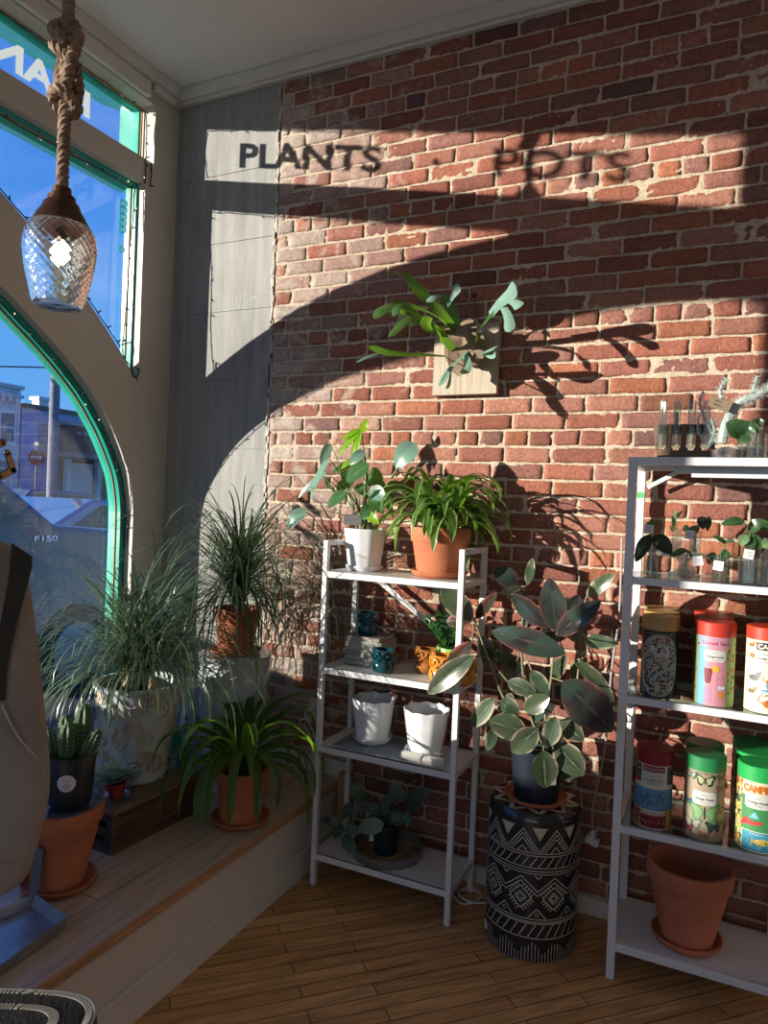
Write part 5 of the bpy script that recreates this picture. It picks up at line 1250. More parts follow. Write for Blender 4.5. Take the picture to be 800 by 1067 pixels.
sh_tube = lambda r0, h, n: [(.0005, 0), (r0, .002), (r0, h), (r0*.88, h)]
cutting('tall clear bottle with two large black-green leaves, leftmost on the glass shelf', 678, -.29, sh_tube, .023, .115, .02, ((120, 150, 40, 305, 75, 2), (140, 155, 245, 262, 100, 2), (125, 120, 165, 62, 50, 0), (130, 110, 100, 80, 40, 0)), (115, 118), square=False)
cutting('small round glass vase with one drooping leaf in front of the glass stand', 714.5, -.30, sh_rnd, .029, .062, .010, ((335, 235, 235, 278, 42, 0), (340, 240, 375, 300, 16, 0)), (396, 300))
cutting('short square glass jar with paired round leaves and a white tag', 750, -.30, lambda r0, h, n: [(.0005, 0), (r0, 0), (r0, h*.96), (r0*.95, h), (r0*.9, h)], .025, .085, .024, ((500, 290, 455, 262, 55, 0), (515, 270, 590, 275, 75, 0), (560, 200, 480, 155, 30, 0), (560, 185, 612, 190, 28, 0)), (515, 328), square=True)
cutting('rectangular clear bottle with broad leaves and a white tag near the right post', 780, -.30, sh_cyl, .031, .110, .015, ((665, 75, 532, 90, 60, 0), (672, 150, 645, 215, 60, 1), (690, 160, 700, 240, 62, 0), (700, 150, 765, 235, 60, 0), (690, 120, 800, 75, 80, 0), (700, 130, 760, 110, 50, 0)), (690, 262), square=True)
cutting('greenish glass bottle with a pale round leaf at the right frame edge', 801, -.30, sh_cyl, .026, .125, .012, ((820, 190, 768, 222, 70, 1), (810, 90, 760, 130, 60, 0)), None)
# glass cake stand with two slim vases
cx, cy = xat(712, -.19, z7+.06), -.19
r = thing('glass_cake_stand', 'clear pressed glass pedestal stand in the middle of the glass shelf', 'stand', (cx, cy, z7))
G().lathe([(.0005, 0), (.055, 0), (.056, .006), (.030, .014), (.016, .03), (.015, .045), (.03, .062), (.088, .066), (.090, .078), (.086, .078), (.084, .070), (.0005, .069)], (cx, cy, z7), 48).make('stand', glassmat('pressed_glass', (.75, .8, .8), 1.5, .08, gl=3, body=.25, bodycol=(.7, .74, .76)), r)
cutting('slim glass tube vase with a pale sprouting vine on the left of the glass stand', 704.5, -.19, sh_tube, .016, .085, .014, ((258, 110, 248, 40, 24, 1), (262, 90, 285, 20, 20, 1), (255, 130, 235, 95, 20, 1), (270, 60, 315, 5, 18, 1), (262, 50, 262, 5, 16, 1)), None, zz=z7+.071, water=.5)
cutting('slim glass tube vase with heart leaves on the right of the glass stand', 724, -.19, sh_tube, .018, .082, .014, ((350, 110, 310, 125, 50, 0), (365, 100, 395, 140, 55, 0), (425, 45, 425, 118, 72, 2), (462, 45, 450, 130, 34, 2), (340, 130, 372, 175, 50, 1)), (350, 150), zz=z7+.071)

# ================================================================== TOP OF THE WIDE RACK
z8 = 1.7295; yt = -.255
xl, xr = xat(680, yt, z8+.05), xat(745, yt, z8+.05)
r = thing('test_tube_rack', 'dark wooden wall-style rack holding four glass test tubes on the rack top', 'rack', ((xl+xr)/2, yt, z8))
M_dw = pm('dark_walnut', (.15, .088, .052), .55, var=.25, vs=6, stretch=(1, 1, 10))
P_ = [(xl+.018, z8+.0), (xr-.012, z8), (xr-.004, z8+.055), (xr+.002, z8+.115), (xl-.003, z8+.115), (xl-.003, z8+.085)]
# board with four rounded slots: built as strips between the slots
tcx = [xat(p, yt, z8+.08) for p in (689.5, 704.5, 720, 735)]
g = G(); zsl = z8+.030; zt_ = z8+.118; sw = .0135
g.prism([(xl+.016, z8), (xr-.010, z8), (xr-.006, zsl), (xl+.010, zsl)], 'y', yt-.006, yt+.010)
edges = [xl-.002]+sum([[t-sw, t+sw] for t in tcx], [])+[xr]
g2b = G(); 
for k in range(0, len(edges), 2): g.prism([(edges[k] if k else xl+.010, zsl), (edges[k+1], zsl), (edges[k+1], zt_), (edges[k], zt_)], 'y', yt-.006, yt+.010)
for t in tcx: g.box(t-sw, t+sw, yt+.004, yt+.010, z8+.085, zt_); g.box(t-sw, t-sw+.004, yt-.006, yt+.01, zsl, zsl+.010); g.box(t+sw-.004, t+sw, yt-.006, yt+.01, zsl, zsl+.010)
g.box(xl+.02, xr-.014, yt-.045, yt+.045, z8, z8+.010)
g.make('board', M_dw, r, bevel=.001)
G().box(xl, xr, yt+.0101, yt+.0115, z8+.090, z8+.094).make('steel_strip', pm('bright_strip', (.7, .7, .7), .3, metal=.9), r)
for k, t in enumerate(tcx):
    b = thing('test_tube', ('first clear test tube at the left end of the dark wooden rack', 'second clear test tube from the left in the dark rack', 'third clear test tube from the left in the dark rack', 'rightmost clear test tube, beside the hanging brown tag')[k], 'test tube', (t, yt-.008, z8+.033), 'test tubes in the wooden rack')
    G().lathe([(.0005, 0), (.006, .002), (.0105, .008), (.0125, .018), (.0125, .158), (.0145, .161), (.0115, .161), (.0115, .02)], (t, yt-.008, z8+.033), 24).make('glass', M_glass, b)
    G().lathe([(.0005, .002), (.009, .009), (.011, .018), (.011, .075), (.0005, .075)], (t, yt-.008, z8+.034), 20).make('water', M_gwater, b)
# fuzzy stems
M_fuzz = pm('white_fuzz', (.50, .58, .56), .9, transl=.2)
r = thing('fuzzy_stems', 'pale fuzzy silver stems with a brown paper tag behind the test tubes', 'plant', (xat(757, -.32, z8+.02), -.32, z8))
g = G(); R5 = random.Random(8)
def fuzz(pts, rad, n, hl_):
    P = bez([at(a, b, c) for a, b, c in pts], 10); g.tube(P, lambda t: rad*(1-.35*t), 8)
    for k in range(n):
        i = R5.randrange(len(P)-1); p = P[i].lerp(P[i+1], R5.random()); d = (P[i+1]-P[i]).normalized(); u = d.orthogonal(); u.rotate(Matrix.Rotation(R5.uniform(0, 2*pi), 3, d)); u.normalize()
        g.tube([p, p+u*(rad+hl_*R5.uniform(.6, 1.1))+d*hl_*.7], lambda t: .0008*(1-.8*t), 3, 0, caps=False, smooth=False)
fuzz(((752, 462, -.32), (757, 440, -.32), (770, 420, -.32), (788, 412, -.32), (812, 398, -.31)), .015, 900, .010)
fuzz(((738, 465, -.32), (744, 450, -.32), (741, 436, -.32)), .006, 160, .012); fuzz(((747, 462, -.32), (736, 440, -.32), (729, 420, -.32), (733, 408, -.32)), .004, 170, .011)
fuzz(((757, 428, -.32), (750, 408, -.32), (757, 395, -.32)), .006, 200, .012); fuzz(((783, 412, -.32), (786, 402, -.32), (789, 392, -.32)), .005, 130, .011)
fuzz(((738, 465, -.32), (727, 448, -.32), (729, 430, -.32)), .0035, 110, .01)
g.make('stem', M_fuzz, r)
q = at(750, 421, -.352); g = G(); g.obox(q, (.066, .0015, .034), -.1, 0, 0, .42)
Rt_ = Matrix.Rotation(.42, 3, 'Y')
for k in range(2): stroke2(g, [(-.020+.005*i, .006-.012*k+.003*(-1)**i) for i in range(9)], .0013, lambda u, w: q+Rt_ @ V((u, -.0014, w)), 1)
g.tube([q+Rt_ @ V((-.028, 0, .012)), at(745, 450, -.32)], .0006, 4, 1)
g.make('paper_tag', [pm('brown_kraft', (.17, .13, .08), .8), pm('dark_ink', (.05, .04, .03), .7)], r)
dx_, dy_ = xat(757, -.32, z8+.01), -.32
r = thing('stone_dish', 'small dark glossy stone dish between the test tubes and the clear bottle', 'dish', (dx_, dy_, z8))
G().lathe([(.0005, 0), (.036, 0), (.045, .012), (.046, .028), (.040, .030), (.034, .012), (.0005, .008)], (dx_, dy_, z8), 28, mod=lambda r_, z, a: (r_*(1+.10*sin(2*a+1)+.05*sin(5*a)), z*(1+.15*sin(a*3)))).make('dish', [pm('agate', (.03, .03, .04), .15, col2=(.18, .15, .14), vs=22, coat=.5)], r)
for bx_, lab, hh, rr, lv in ((773, 'small glass jar with dark green leaves on the rack top', .06, .020, ((775, 455, 757, 438, 22), (776, 450, 785, 440, 20), (777, 452, 770, 462, 18), (780, 452, 783, 438, 20), (772, 450, 768, 440, 16))), (789.5, 'clear rounded bottle at the right end of the rack top in view', .105, .027, ((790, 442, 784, 437, 8), (791, 442, 797, 438, 8)))):
    x = xat(bx_, -.32, z8+.04); r = thing('glass_bottle', lab, 'bottle', (x, -.32, z8))
    G().lathe(sh_cyl(rr, hh, rr*.45), (x, -.32, z8), 28).make('glass', M_glass, r)
    g = G(); gs = G()
    for a, b, c, d, w in lv: p0, p1 = at(a, b, -.32), at(c, d, -.33); g.leaf(p0, p1, w*.003, nrm=(0, -1, .4), a=.8); gs.tube(bez([(x, -.32, z8+.02), (x, -.32, z8+hh), p0], 5), .0014, 5)
    g.make('foliage', M_bleaf, r); gs.make('stem', M_stem, r)

# ================================================================== PENDANT LAMPS
M_rope = pm('jute_rope', (.23, .155, .105), .9, var=.3, vs=60, bump=.6, bs=160); M_bronze = pm('bronze_cap', (.10, .045, .028), .35, metal=.7, var=.3, vs=15, bump=.2)
M_hob, t_, o_ = nt('hobnail_glass'); p_ = N(t_, 'ShaderNodeBsdfPrincipled'); p_.inputs['Transmission Weight'].default_value = .97; p_.inputs['Roughness'].default_value = .03; p_.inputs['IOR'].default_value = 1.28; p_.inputs['Base Color'].default_value = (.96, .98, 1, 1); t_.links.new(p_.outputs[0], o_.inputs[0])
def twist(g, pts, rad, turns_per_m=38, strands=3):
    P = bez(pts, 10); 
    for s_ in range(strands):
        Q = []; L = 0; a = None
        for i, p in enumerate(P):
            d = (P[min(i+1, len(P)-1)]-P[max(0, i-1)]).normalized()
            if a is None: a = d.orthogonal().normalized()
            a = (a-d*a.dot(d)).normalized(); c = d.cross(a)
            if i: L += (p-P[i-1]).length
            t = L*turns_per_m*2*pi/1+s_*2*pi/strands
            Q.append(p+(a*cos(t)+c*sin(t))*rad*.52)
        g.tube(Q, rad*.62, 6)
def pendant(x, y, zc, label, knot_z, simple=False):
    r = thing('pendant_lamp', label, 'pendant lamp', (x, y, zc))
    zt = zc+.082
    g = G(); twist(g, [(x, y, zt+.06+i*.02) for i in range(int((3.58-zt-.06)/.02))], .011, 26)
    kz = knot_z
    twist(g, [(x+.004, y, kz-.10), (x+.018, y+.012, kz-.085), (x+.012, y-.018, kz-.06), (x-.02, y-.012, kz-.065), (x-.014, y+.016, kz-.085), (x+.012, y+.018, kz-.05), (x+.016, y, kz), (x-.014, y-.016, kz+.03), (x-.02, y+.01, kz+.06), (x, y, kz+.085)], .0115, 26)
    twist(g, [(x-.016, y, kz-.05), (x-.020, y+.004, kz), (x-.012, y+.014, kz+.05), (x+.014, y+.012, kz+.06), (x+.026, y-.004, kz+.02), (x+.022, y-.014, kz-.03), (x+.012, y-.012, kz-.07)], .0115, 26)
    twist(g, [(x+.02, y-.016, kz+.03), (x-.006, y-.024, kz+.05), (x-.024, y-.006, kz+.075), (x-.008, y+.018, kz+.09), (x+.012, y+.008, kz+.06)], .0115, 26)
    g.tube([(x, y, 3.57), (x, y, zt+.03)], .004, 8); g.make('rope', M_rope, r)
    G().lathe([(.0005, 3.57), (.05, 3.57), (.055, 3.588), (.0005, 3.589)], (x, y, 0), 28).make('ceiling_rose', M_bronze, r)
    G().lathe([(.0005, .062), (.017, .062), (.018, .050), (.025, .045), (.026, .036), (.033, .030), (.036, .020), (.044, .008), (.050, -.004), (.054, -.010), (.050, -.012), (.0005, .0)], (x, y, zt), 40).make('cap', M_bronze, r)
    pr = [(.047, .078), (.060, .062), (.0655, .040), (.066, .020), (.062, -.012), (.055, -.045), (.047, -.078), (.044, -.084), (.041, -.086), (.0005, -.086)]
    g = G(); P = bez([(a, 0, b) for a, b in pr[:8]], 10); g.lathe([(p.x, p.z) for p in P]+[(.041, -.087), (.024, -.084), (.0005, -.086)], (x, y, zc), 132, mod=lambda r_, z, a: (r_*(1+.026*cos(26*a)*sin((z+.08)*2*pi/.0155)*(1 if -.078 < z < .068 else 0)), z))
    g.make('glass_shade', M_hob, r)
    G().lathe([(.0005, .05), (.012, .05), (.013, .03), (.012, .028), (.0005, .026)], (x, y, zc+.02), 16).make('socket', M_black, r)
    b = G().sphere((x, y, zc+.022), .020, 0, 16, 12, (1, 1, 1.25)).make('bulb', emis('warm_bulb', (1.0, .80, .55), 9.0), r)
    ld = bpy.data.lights.new('lamp_light', 'POINT'); ld.energy = 3.0; ld.color = (1, .78, .52); ld.shadow_soft_size = .022
    lo = bpy.data.objects.new('lamp_light', ld); COL.objects.link(lo); lo.parent = r; lo.location = (0, 0, .022)
    return r
pl = at(62, 272, -1.848)
pendant(1.407, -1.848, 1.985, 'rope-hung pendant lamp with a hobnail glass shade in front of the window', 2.37)
pendant(.33, -1.38, 3.0, 'second rope-hung glass pendant near the window head, outside the picture edge', 3.38)

# ================================================================== STRING LIGHTS
M_wire = pm('black_wire', (.012, .013, .012), .5); M_mini = emis('mini_bulb_glow', (1, .78, .45), 2.2); M_clear = pm('clear_mini_bulb', (.65, .65, .62), .15)
def string(name_, label, segs, step=.075, group='string lights around the window'):
    r = thing('string_lights', label, 'string lights', segs[0][0], group)
    R = random.Random(len(label)); gw = G(); gbs = []
    for pts in segs:
        P = bez(pts, 8); gw.tube([p+V((0, R.uniform(-.003, .003), R.uniform(-.003, .003))) for p in P], .0027, 5)
        L = 0; nxt = .03
        for a, b in zip(P[:-1], P[1:]):
            l = (b-a).length
            while L+l > nxt:
                p = a.lerp(b, (nxt-L)/l); az = R.uniform(0, 2*pi); d = V((.5+.3*R.random(), cos(az), sin(az)*.8)).normalized()
                gbs.append((p, d)); nxt += step
            L += l
    gw.make('wire', M_wire, r)
    for p, d in gbs[:95]:
        G().tube([p, p+d*.016], .0034, 6, 0).tube([p+d*.016, p+d*.025], lambda t: .0022*(1-.6*t), 6, 1).make('mini_bulb', [M_wire, M_mini if R.random() < .22 else M_clear], r)
    return r
X_ = .004
aout = [V((X_, a, b)) for a, b in archfull]
def sub(P, n): return [P[i] for i in range(0, len(P), n)]+[P[-1]]
right_arch = [V((-.03, -.205, .5)), V((-.03, -.222, .8)), V((-.04, -.205, 1.1)), V((-.03, -.225, 1.4))]+[V((-.04, a-.022, b-.026)) for a, b in arch[8::6] if b > 1.5 and a > YM]
string('a', 'black string lights with mini bulbs following the big arch', [right_arch], .07)
string('b', 'black string lights along the transom head and pilaster', [[V((-.05, -2.3, 3.42)), V((-.05, -1.6, 3.425)), V((-.05, -1.0, 3.418)), V((-.05, -.5, 3.425)), V((-.05, -.22, 3.42)), V((-.03, -.20, 3.40)), V((-.03, -.19, 3.3)), V((-.02, -.20, 3.18))], [V((.006, -.225, 3.17)), V((.006, -.222, 3.10)), V((.006, -.226, 3.04))], [V((.006, -.19, 3.16)), V((.006, -.186, 3.10)), V((.006, -.19, 3.045))]], .08)
string('c', 'black string lights under the middle beam and down the corner light', [[V((-.05, -2.0, 3.018)), V((-.05, -1.4, 3.024)), V((-.05, -.8, 3.016)), V((-.04, -.3, 3.015)), V((-.04, -.245, 2.98)), V((-.04, -.262, 2.7)), V((-.04, -.272, 2.4)), V((-.03, -.285, 2.2)), V((.005, -.22, 2.14)), V((.006, -.24, 2.10)), V((.006, -.262, 2.14)), V((.006, -.262, 2.26)), V((-.03, -.30, 2.25))], [V((.006, -.34, 2.225)), V((.006, -.55, 2.41)), V((.006, -.84, 2.62)), V((.006, -1.2, 2.815)), V((.006, -1.8, 3.02))]], .08)

# ================================================================== JACKET, TRAY, BAG
M_jac = pm('taupe_canvas', (.27, .235, .21), .85, var=.12, vs=5, bump=.35, bs=260, bdist=.002)
def jp(px, py, rr): d = ray(px, py).normalized(); return CAM+d*rr
jr = 1.62
r = thing('jacket', 'taupe canvas jacket hanging at the left edge with a dark strap over its shoulder', 'jacket', jp(-60, 600, jr+.05))
right_edge = [(562, 2), (568, 12), (580, 22), (596, 30), (640, 37), (690, 42), (740, 47), (780, 51), (815, 53), (845, 49), (870, 42), (890, 35), (905, 30), (916, 26), (922, 20)]
axv = (RT*1.0); dep = fw
g = G(); seg = 30; b0 = len(g.v); rowsN = []
wpx = .8*jr/740
for i, (py, ex_) in enumerate(right_edge):
    cpx = ex_-52 if py > 600 else ex_-44-(600-py)*.5
    half = (ex_-cpx)
    c = jp(cpx, py, jr); s_ = RT*(half*wpx); dd = dep*(half*wpx*.75)
    for k in range(seg):
        a = 2*pi*k/seg; wr = 1+.03*sin(a*3+py*.05)+.025*sin(a*7+py*.09)
        g.v.append(tuple(c+s_*cos(a)*(1 if abs(sin(a)) < .02 else 1)*(wr if cos(a) < .9 else 1)+dd*sin(a)*wr))
n = len(right_edge)
for i in range(n-1):
    for k in range(seg): k2 = (k+1) % seg; g.face((i*seg+k, i*seg+k2, (i+1)*seg+k2, (i+1)*seg+k))
g.face([k for k in range(seg)][::-1]); 
ob = g.make('sleeve', M_jac, r); sb = ob.modifiers.new('sub', 'SUBSURF'); sb.levels = 1; sb.render_levels = 1
g = G()    # body of the jacket, outside the picture, ends at the hem
rows = [(548, -150, 40), (575, -165, 62), (640, -170, 66), (760, -172, 66), (880, -175, 70), (960, -178, 72)]
for py, c_, hw in rows:
    c = jp(c_, py, jr+.05)
    for k in range(seg):
        a = 2*pi*k/seg; g.v.append(tuple(c+RT*(hw*wpx*1.6*cos(a))+dep*(hw*wpx*.8*sin(a)*(1+.05*sin(5*a+py)))))
for i in range(len(rows)-1):
    for k in range(seg): k2 = (k+1) % seg; g.face((i*seg+k, i*seg+k2, (i+1)*seg+k2, (i+1)*seg+k))
g.face([k for k in range(seg)][::-1]); g.make('body', M_jac, r)
# cuff seam and front pleats as piping
g = G()
def front(px, py, o=.007):
    # point on the sleeve front at that pixel
    i = min(range(len(right_edge)), key=lambda q: abs(right_edge[q][0]-py)); ex_ = right_edge[i][1]; cpx = ex_-52; t = max(-1, min(1, (px-cpx)/52)); return jp(px, py, jr-(52*wpx*.75*sqrt(max(0, 1-t*t)))*1.0-o-.004)
g.tube([front(x, 899+.05*x) for x in range(-20, 32, 4)], .0016, 5); g.make('cuff_seam', M_jac, r); g = G()
g.tube(bez([front(2, 735), front(10, 752), front(22, 772), front(38, 790), front(46, 806)], 6), .0024, 5)
g.make('seam', pm('seam_thread', (.42, .38, .35), .8), r)
g = G()   # strap: flat band from the shoulder down across the sleeve
L1 = [(12, 566), (9, 600), (2, 640), (-6, 690), (-12, 730)]; R1 = [(33, 580), (32, 594), (20, 640), (8, 690), (4, 730)]
pl1 = bez([jp(a, b, jr-.088) for a, b in L1], 5); pr1 = bez([jp(a, b, jr-.082) for a, b in R1], 5); b = len(g.v)
for p, q in zip(pl1, pr1): g.v += [tuple(p), tuple(q), tuple(q+fw*.004), tuple(p+fw*.004)]
for i in range(len(pl1)-1):
    for k in range(4): k2 = (k+1) % 4; g.face((b+4*i+k, b+4*i+k2, b+4*i+4+k2, b+4*i+4+k))
g.face((b+3, b+2, b+1, b)); e = b+4*(len(pl1)-1); g.face((e, e+1, e+2, e+3))
g.make('strap', pm('dark_leather', (.022, .022, .018), .5), r)
# clothes stand beyond the frame edge that carries the jacket
st_ = jp(-165, 540, jr+.05)
r = thing('clothes_stand', 'black metal clothes stand just outside the left edge, carrying the jacket', 'stand', (st_.x, st_.y, 0))
G().tube([(st_.x, st_.y, .012), (st_.x, st_.y, 1.72)], .014, 12).make('pole', M_black, r); G().lathe([(.0005, 0), (.15, 0), (.15, .008), (.03, .02), (.0005, .02)], (st_.x, st_.y, 0), 32).make('base', M_black, r)
g = G(); g.tube(bez([st_+V((0, 0, .02))-RT*.16-V((0, 0, .07)), st_-RT*.02, st_+RT*.02, st_+RT*.16-V((0, 0, .07))], 6), .008, 8); g.make('hanger_arm', M_black, r)

# galvanised tray
M_galv = pm('galvanised_steel', (.40, .44, .50), .38, metal=.75, var=.22, vs=10, col2=(.26, .30, .36), bump=.15, bs=20)
zt_ = .345; c0, c1, c2 = atz(37, 931, zt_), atz(71, 955, zt_), atz(0, 1006, zt_)
u = (c2-c1).normalized(); v_ = (c0-c1); v_ = v_-u*v_.dot(u); dpt = max(.12, v_.length); v_.normalize()
Lt = .34; T = [c1, c1+u*Lt, c1+u*Lt+v_*dpt*1.6, c0+(v_*dpt*.6), c0] if False else [c1, c1+u*Lt, c1+u*Lt+v_*.24, c1+u*.13+v_*.24, c0]
r = thing('metal_tray', 'galvanised steel tray with an upright strap handle at the lower left of the platform', 'tray', (c1.x, c1.y, .311))
zb = .312; cen = sum(T, V())/len(T); g = G()
top = [V((p.x, p.y, zt_)) for p in T]; bot = [V((p.x, p.y, zb))+(V((cen.x, cen.y, zb))-V((p.x, p.y, zb)))*.04 for p in T]; n = len(T)
inn = [p+(V((cen.x, cen.y, zt_))-p)*.018 for p in top]; ib = [V((p.x, p.y, zb+.004))+(V((cen.x, cen.y, zb))-V((p.x, p.y, zb)))*.05 for p in bot]
g.v += [tuple(p) for p in top+bot+inn+ib]
for i in range(n):
    j = (i+1) % n; g.face((i, j, n+j, n+i), 0, False); g.face((i, 2*n+i, 2*n+j, j), 0, False); g.face((2*n+i, 3*n+i, 3*n+j, 2*n+j), 0, False)
g.face([n+i for i in range(n)], 0, False); g.face([3*n+i for i in range(n)], 0, False)
g.make('pan', M_galv, r)
hb = at(33, 926, c0.y-.0); hb = c0+u*.008+V((0, 0, -.004)); hd = at(41, 884, c0.y)
g = G(); g.beam(hb, V((hd.x, hd.y+.0, hd.z)), .003, .024, upv=RT); g.beam(V((hd.x, hd.y, hd.z)), V((hd.x, hd.y, hd.z))+u*.15+V((0, 0, -.002)), .022, .003, upv=(0, 0, 1)) if False else None
g.beam(hd+V((0, 0, 0)), hd+RT*(-.16)+V((0, 0, -.012)), .004, .020, upv=(0, 0, 1)); g.make('handle', pm('dull_steel_strap', (.16, .18, .22), .45, metal=.7), r)
# woven zip bag on a stool
bc = jp(20, 1090, 1.30)
M_bag = pm('black_woven', (.010, .010, .014), .75, bump=.6, bs=200); M_zip = pm('pale_zip_weave', (.30, .29, .27), .6)
r = thing('woven_bag', 'black woven pouch with pale stitched bands in the bottom left corner', 'bag', (bc.x, bc.y, bc.z-.04))
ux = RT.copy(); ux.z = 0; ux.normalize(); uy = V((-ux.y, ux.x, 0))
g = G(); hw, hd_, hz = .150, .085, .06
topz = atz(45, 1030, bc.z).z
A0 = jp(-95, 1078, 1.33); B0 = jp(88, 1056, 1.30)
def rr_(a, ex, ey, p=3.2): c, s_ = cos(a), sin(a); return (ex*abs(c)**(2/p)*(1 if c > 0 else -1), ey*abs(s_)**(2/p)*(1 if s_ > 0 else -1))
cc = jp(2, 1080, 1.30); zt0 = cc.z+.010; seg = 60
prof = [(0, .84), (.01, .92), (.05, 1.0), (.075, .99), (.085, .94), (.088, .86)]
for i, (zz, sc_) in enumerate(prof):
    for k in range(seg): x, y_ = rr_(2*pi*k/seg, .118*sc_, .080*sc_); g.v.append(tuple(V((cc.x, cc.y, zt0-.088+zz))+ux*x+uy*y_))
for i in range(len(prof)-1):
    for k in range(seg): k2 = (k+1) % seg; g.face((i*seg+k, i*seg+k2, (i+1)*seg+k2, (i+1)*seg+k))
g.face([k for k in range(seg)][::-1]); g.face([(len(prof)-1)*seg+k for k in range(seg)]); g.make('body', M_bag, r)
for lvl, sc1, sc2, zz in ((0, .935, .86, .0888), (1, .58, .47, .0892)):
    g = G(); m_ = 150
    for k in range(m_):
        a, a2 = 2*pi*k/m_, 2*pi*(k+.55)/m_
        q = [rr_(a, .118*sc1, .080*sc1), rr_(a2, .118*sc1, .080*sc1), rr_(a2+.02, .118*sc2, .080*sc2), rr_(a+.02, .118*sc2, .080*sc2)]
        g.hexa([V((cc.x, cc.y, zt0-.088+zz+(-.0015)))+ux*x+uy*y_ for x, y_ in q]+[V((cc.x, cc.y, zt0-.088+zz+.0008))+ux*x+uy*y_ for x, y_ in q])
    g.make('stitched_band', M_zip, r)
g = G(); g.tube([V((cc.x, cc.y, zt0-.001))+ux*x+uy*y_ for x, y_ in [rr_(2*pi*k/60, .118*.965, .080*.965) for k in range(61)]], .0022, 6); g.make('piping', pm('steel_piping', (.35, .36, .38), .4, metal=.5), r)
g = G(); e = V((cc.x, cc.y, zt0-.02))+ux*.118; g.sphere(e, .006); g.make('zip_pull', pm('brass', (.5, .36, .15), .3, metal=.9), r)
sz_ = zt0-.088
r = thing('side_table', 'small round wooden side table below the lower left corner, under the woven bag', 'table', (cc.x, cc.y, 0))
G().lathe([(.0005, sz_-.025), (.15, sz_-.025), (.152, sz_-.012), (.15, sz_-.0005), (.0005, sz_-.0005)], (cc.x, cc.y, 0), 40).make('tabletop', pm('stool_oak', (.30, .18, .10), .5, var=.15), r)
for k in range(3): a = k*2*pi/3+.5; G().tube([(cc.x+.10*cos(a), cc.y+.10*sin(a), sz_-.02), (cc.x+.15*cos(a), cc.y+.15*sin(a), 0)], .013, 10).make('leg', pm('stool_oak', (.30, .18, .10)), r)

# ================================================================== CORDS, OUTLET, STRING
M_cord = pm('white_cord', (.62, .62, .60), .5)
c = atz(487, 926, .0); r = tag(G().tube(bez([(1.60, -.05, .006), (1.66, -.10, .006), (1.70, -.16, .006), (1.755, -.20, .006), (1.80, -.155, .008), (1.79, -.10, .010), (1.735, -.10, .012), (1.72, -.15, .014), (1.76, -.185, .014), (1.82, -.17, .012), (1.86, -.10, .010), (1.88, -.04, .010)], 10), .0042, 8).make('extension_cord', M_cord, origin=c), 'white extension cord looped on the floor behind the narrow rack', 'cord')
p0 = at(645, 640, -.055); pp = at(617, 873, -.045)
r = thing('power_cord', 'pale cord running down the brick wall to a white plug by the wide rack', 'cord', pp)
g = G(); g.tube(bez([at(648, 560, -.05), p0, at(637, 700, -.05), at(630, 780, -.05), at(618, 840, -.045), pp], 8), .004, 8); g.tube(bez([pp, at(606, 874, -.04), at(600, 882, -.035)], 6), .004, 8); g.make('cord', pm('grey_cord', (.32, .31, .30), .6), r)
g = G(); g.obox(pp+V((0, .004, -.012)), (.050, .035, .028), 0, 0, 0, .35); g.obox(pp+V((0, 0, .01)), (.018, .020, .04), 0, 0, 0, .1); g.make('plug', M_tagw, r, bevel=.005)
oc = at(329, 741, -.02)
r = thing('wall_outlet', 'white wall outlet with plugged white cords behind the left post of the narrow rack', 'outlet', (oc.x, -.018, oc.z))
G().box(oc.x-.038, oc.x+.038, -.024, -.012, oc.z-.058, oc.z+.058).make('plate', pm('ivory_plate', (.55, .53, .50), .5), r, bevel=.003)
g = G(); g.obox((oc.x-.006, -.04, oc.z+.02), (.03, .03, .035)); g.obox((oc.x-.006, -.04, oc.z-.022), (.03, .03, .035)); g.make('plug', M_cord, r, bevel=.004)
g = G(); g.tube(bez([(oc.x-.01, -.05, oc.z+.02), at(318, 745, -.09), at(327, 765, -.07), at(330, 790, -.06)], 8), .0035, 6).tube(bez([(oc.x-.01, -.05, oc.z-.02), at(312, 752, -.09), at(322, 765, -.08), at(327, 795, -.06)], 8), .0035, 6); g.make('cord', M_cord, r)
r_ = at(337, 802, -.075); g = G(); R5 = random.Random(3)
for k in range(9):
    pts = [at(331+R5.uniform(-1, 1), 797, -.075)]; x = 334
    for j in range(7): pts.append(at(x+R5.uniform(-4, 6), 803+j*8+R5.uniform(-2, 2), -.10+R5.uniform(-.03, .03)))
    g.tube(bez(pts, 5), .0011, 4)
tag(g.make('tangled_string', pm('cream_string', (.42, .37, .32), .9), origin=r_), 'tangled cream string hanging beside the left post of the narrow rack', 'string')

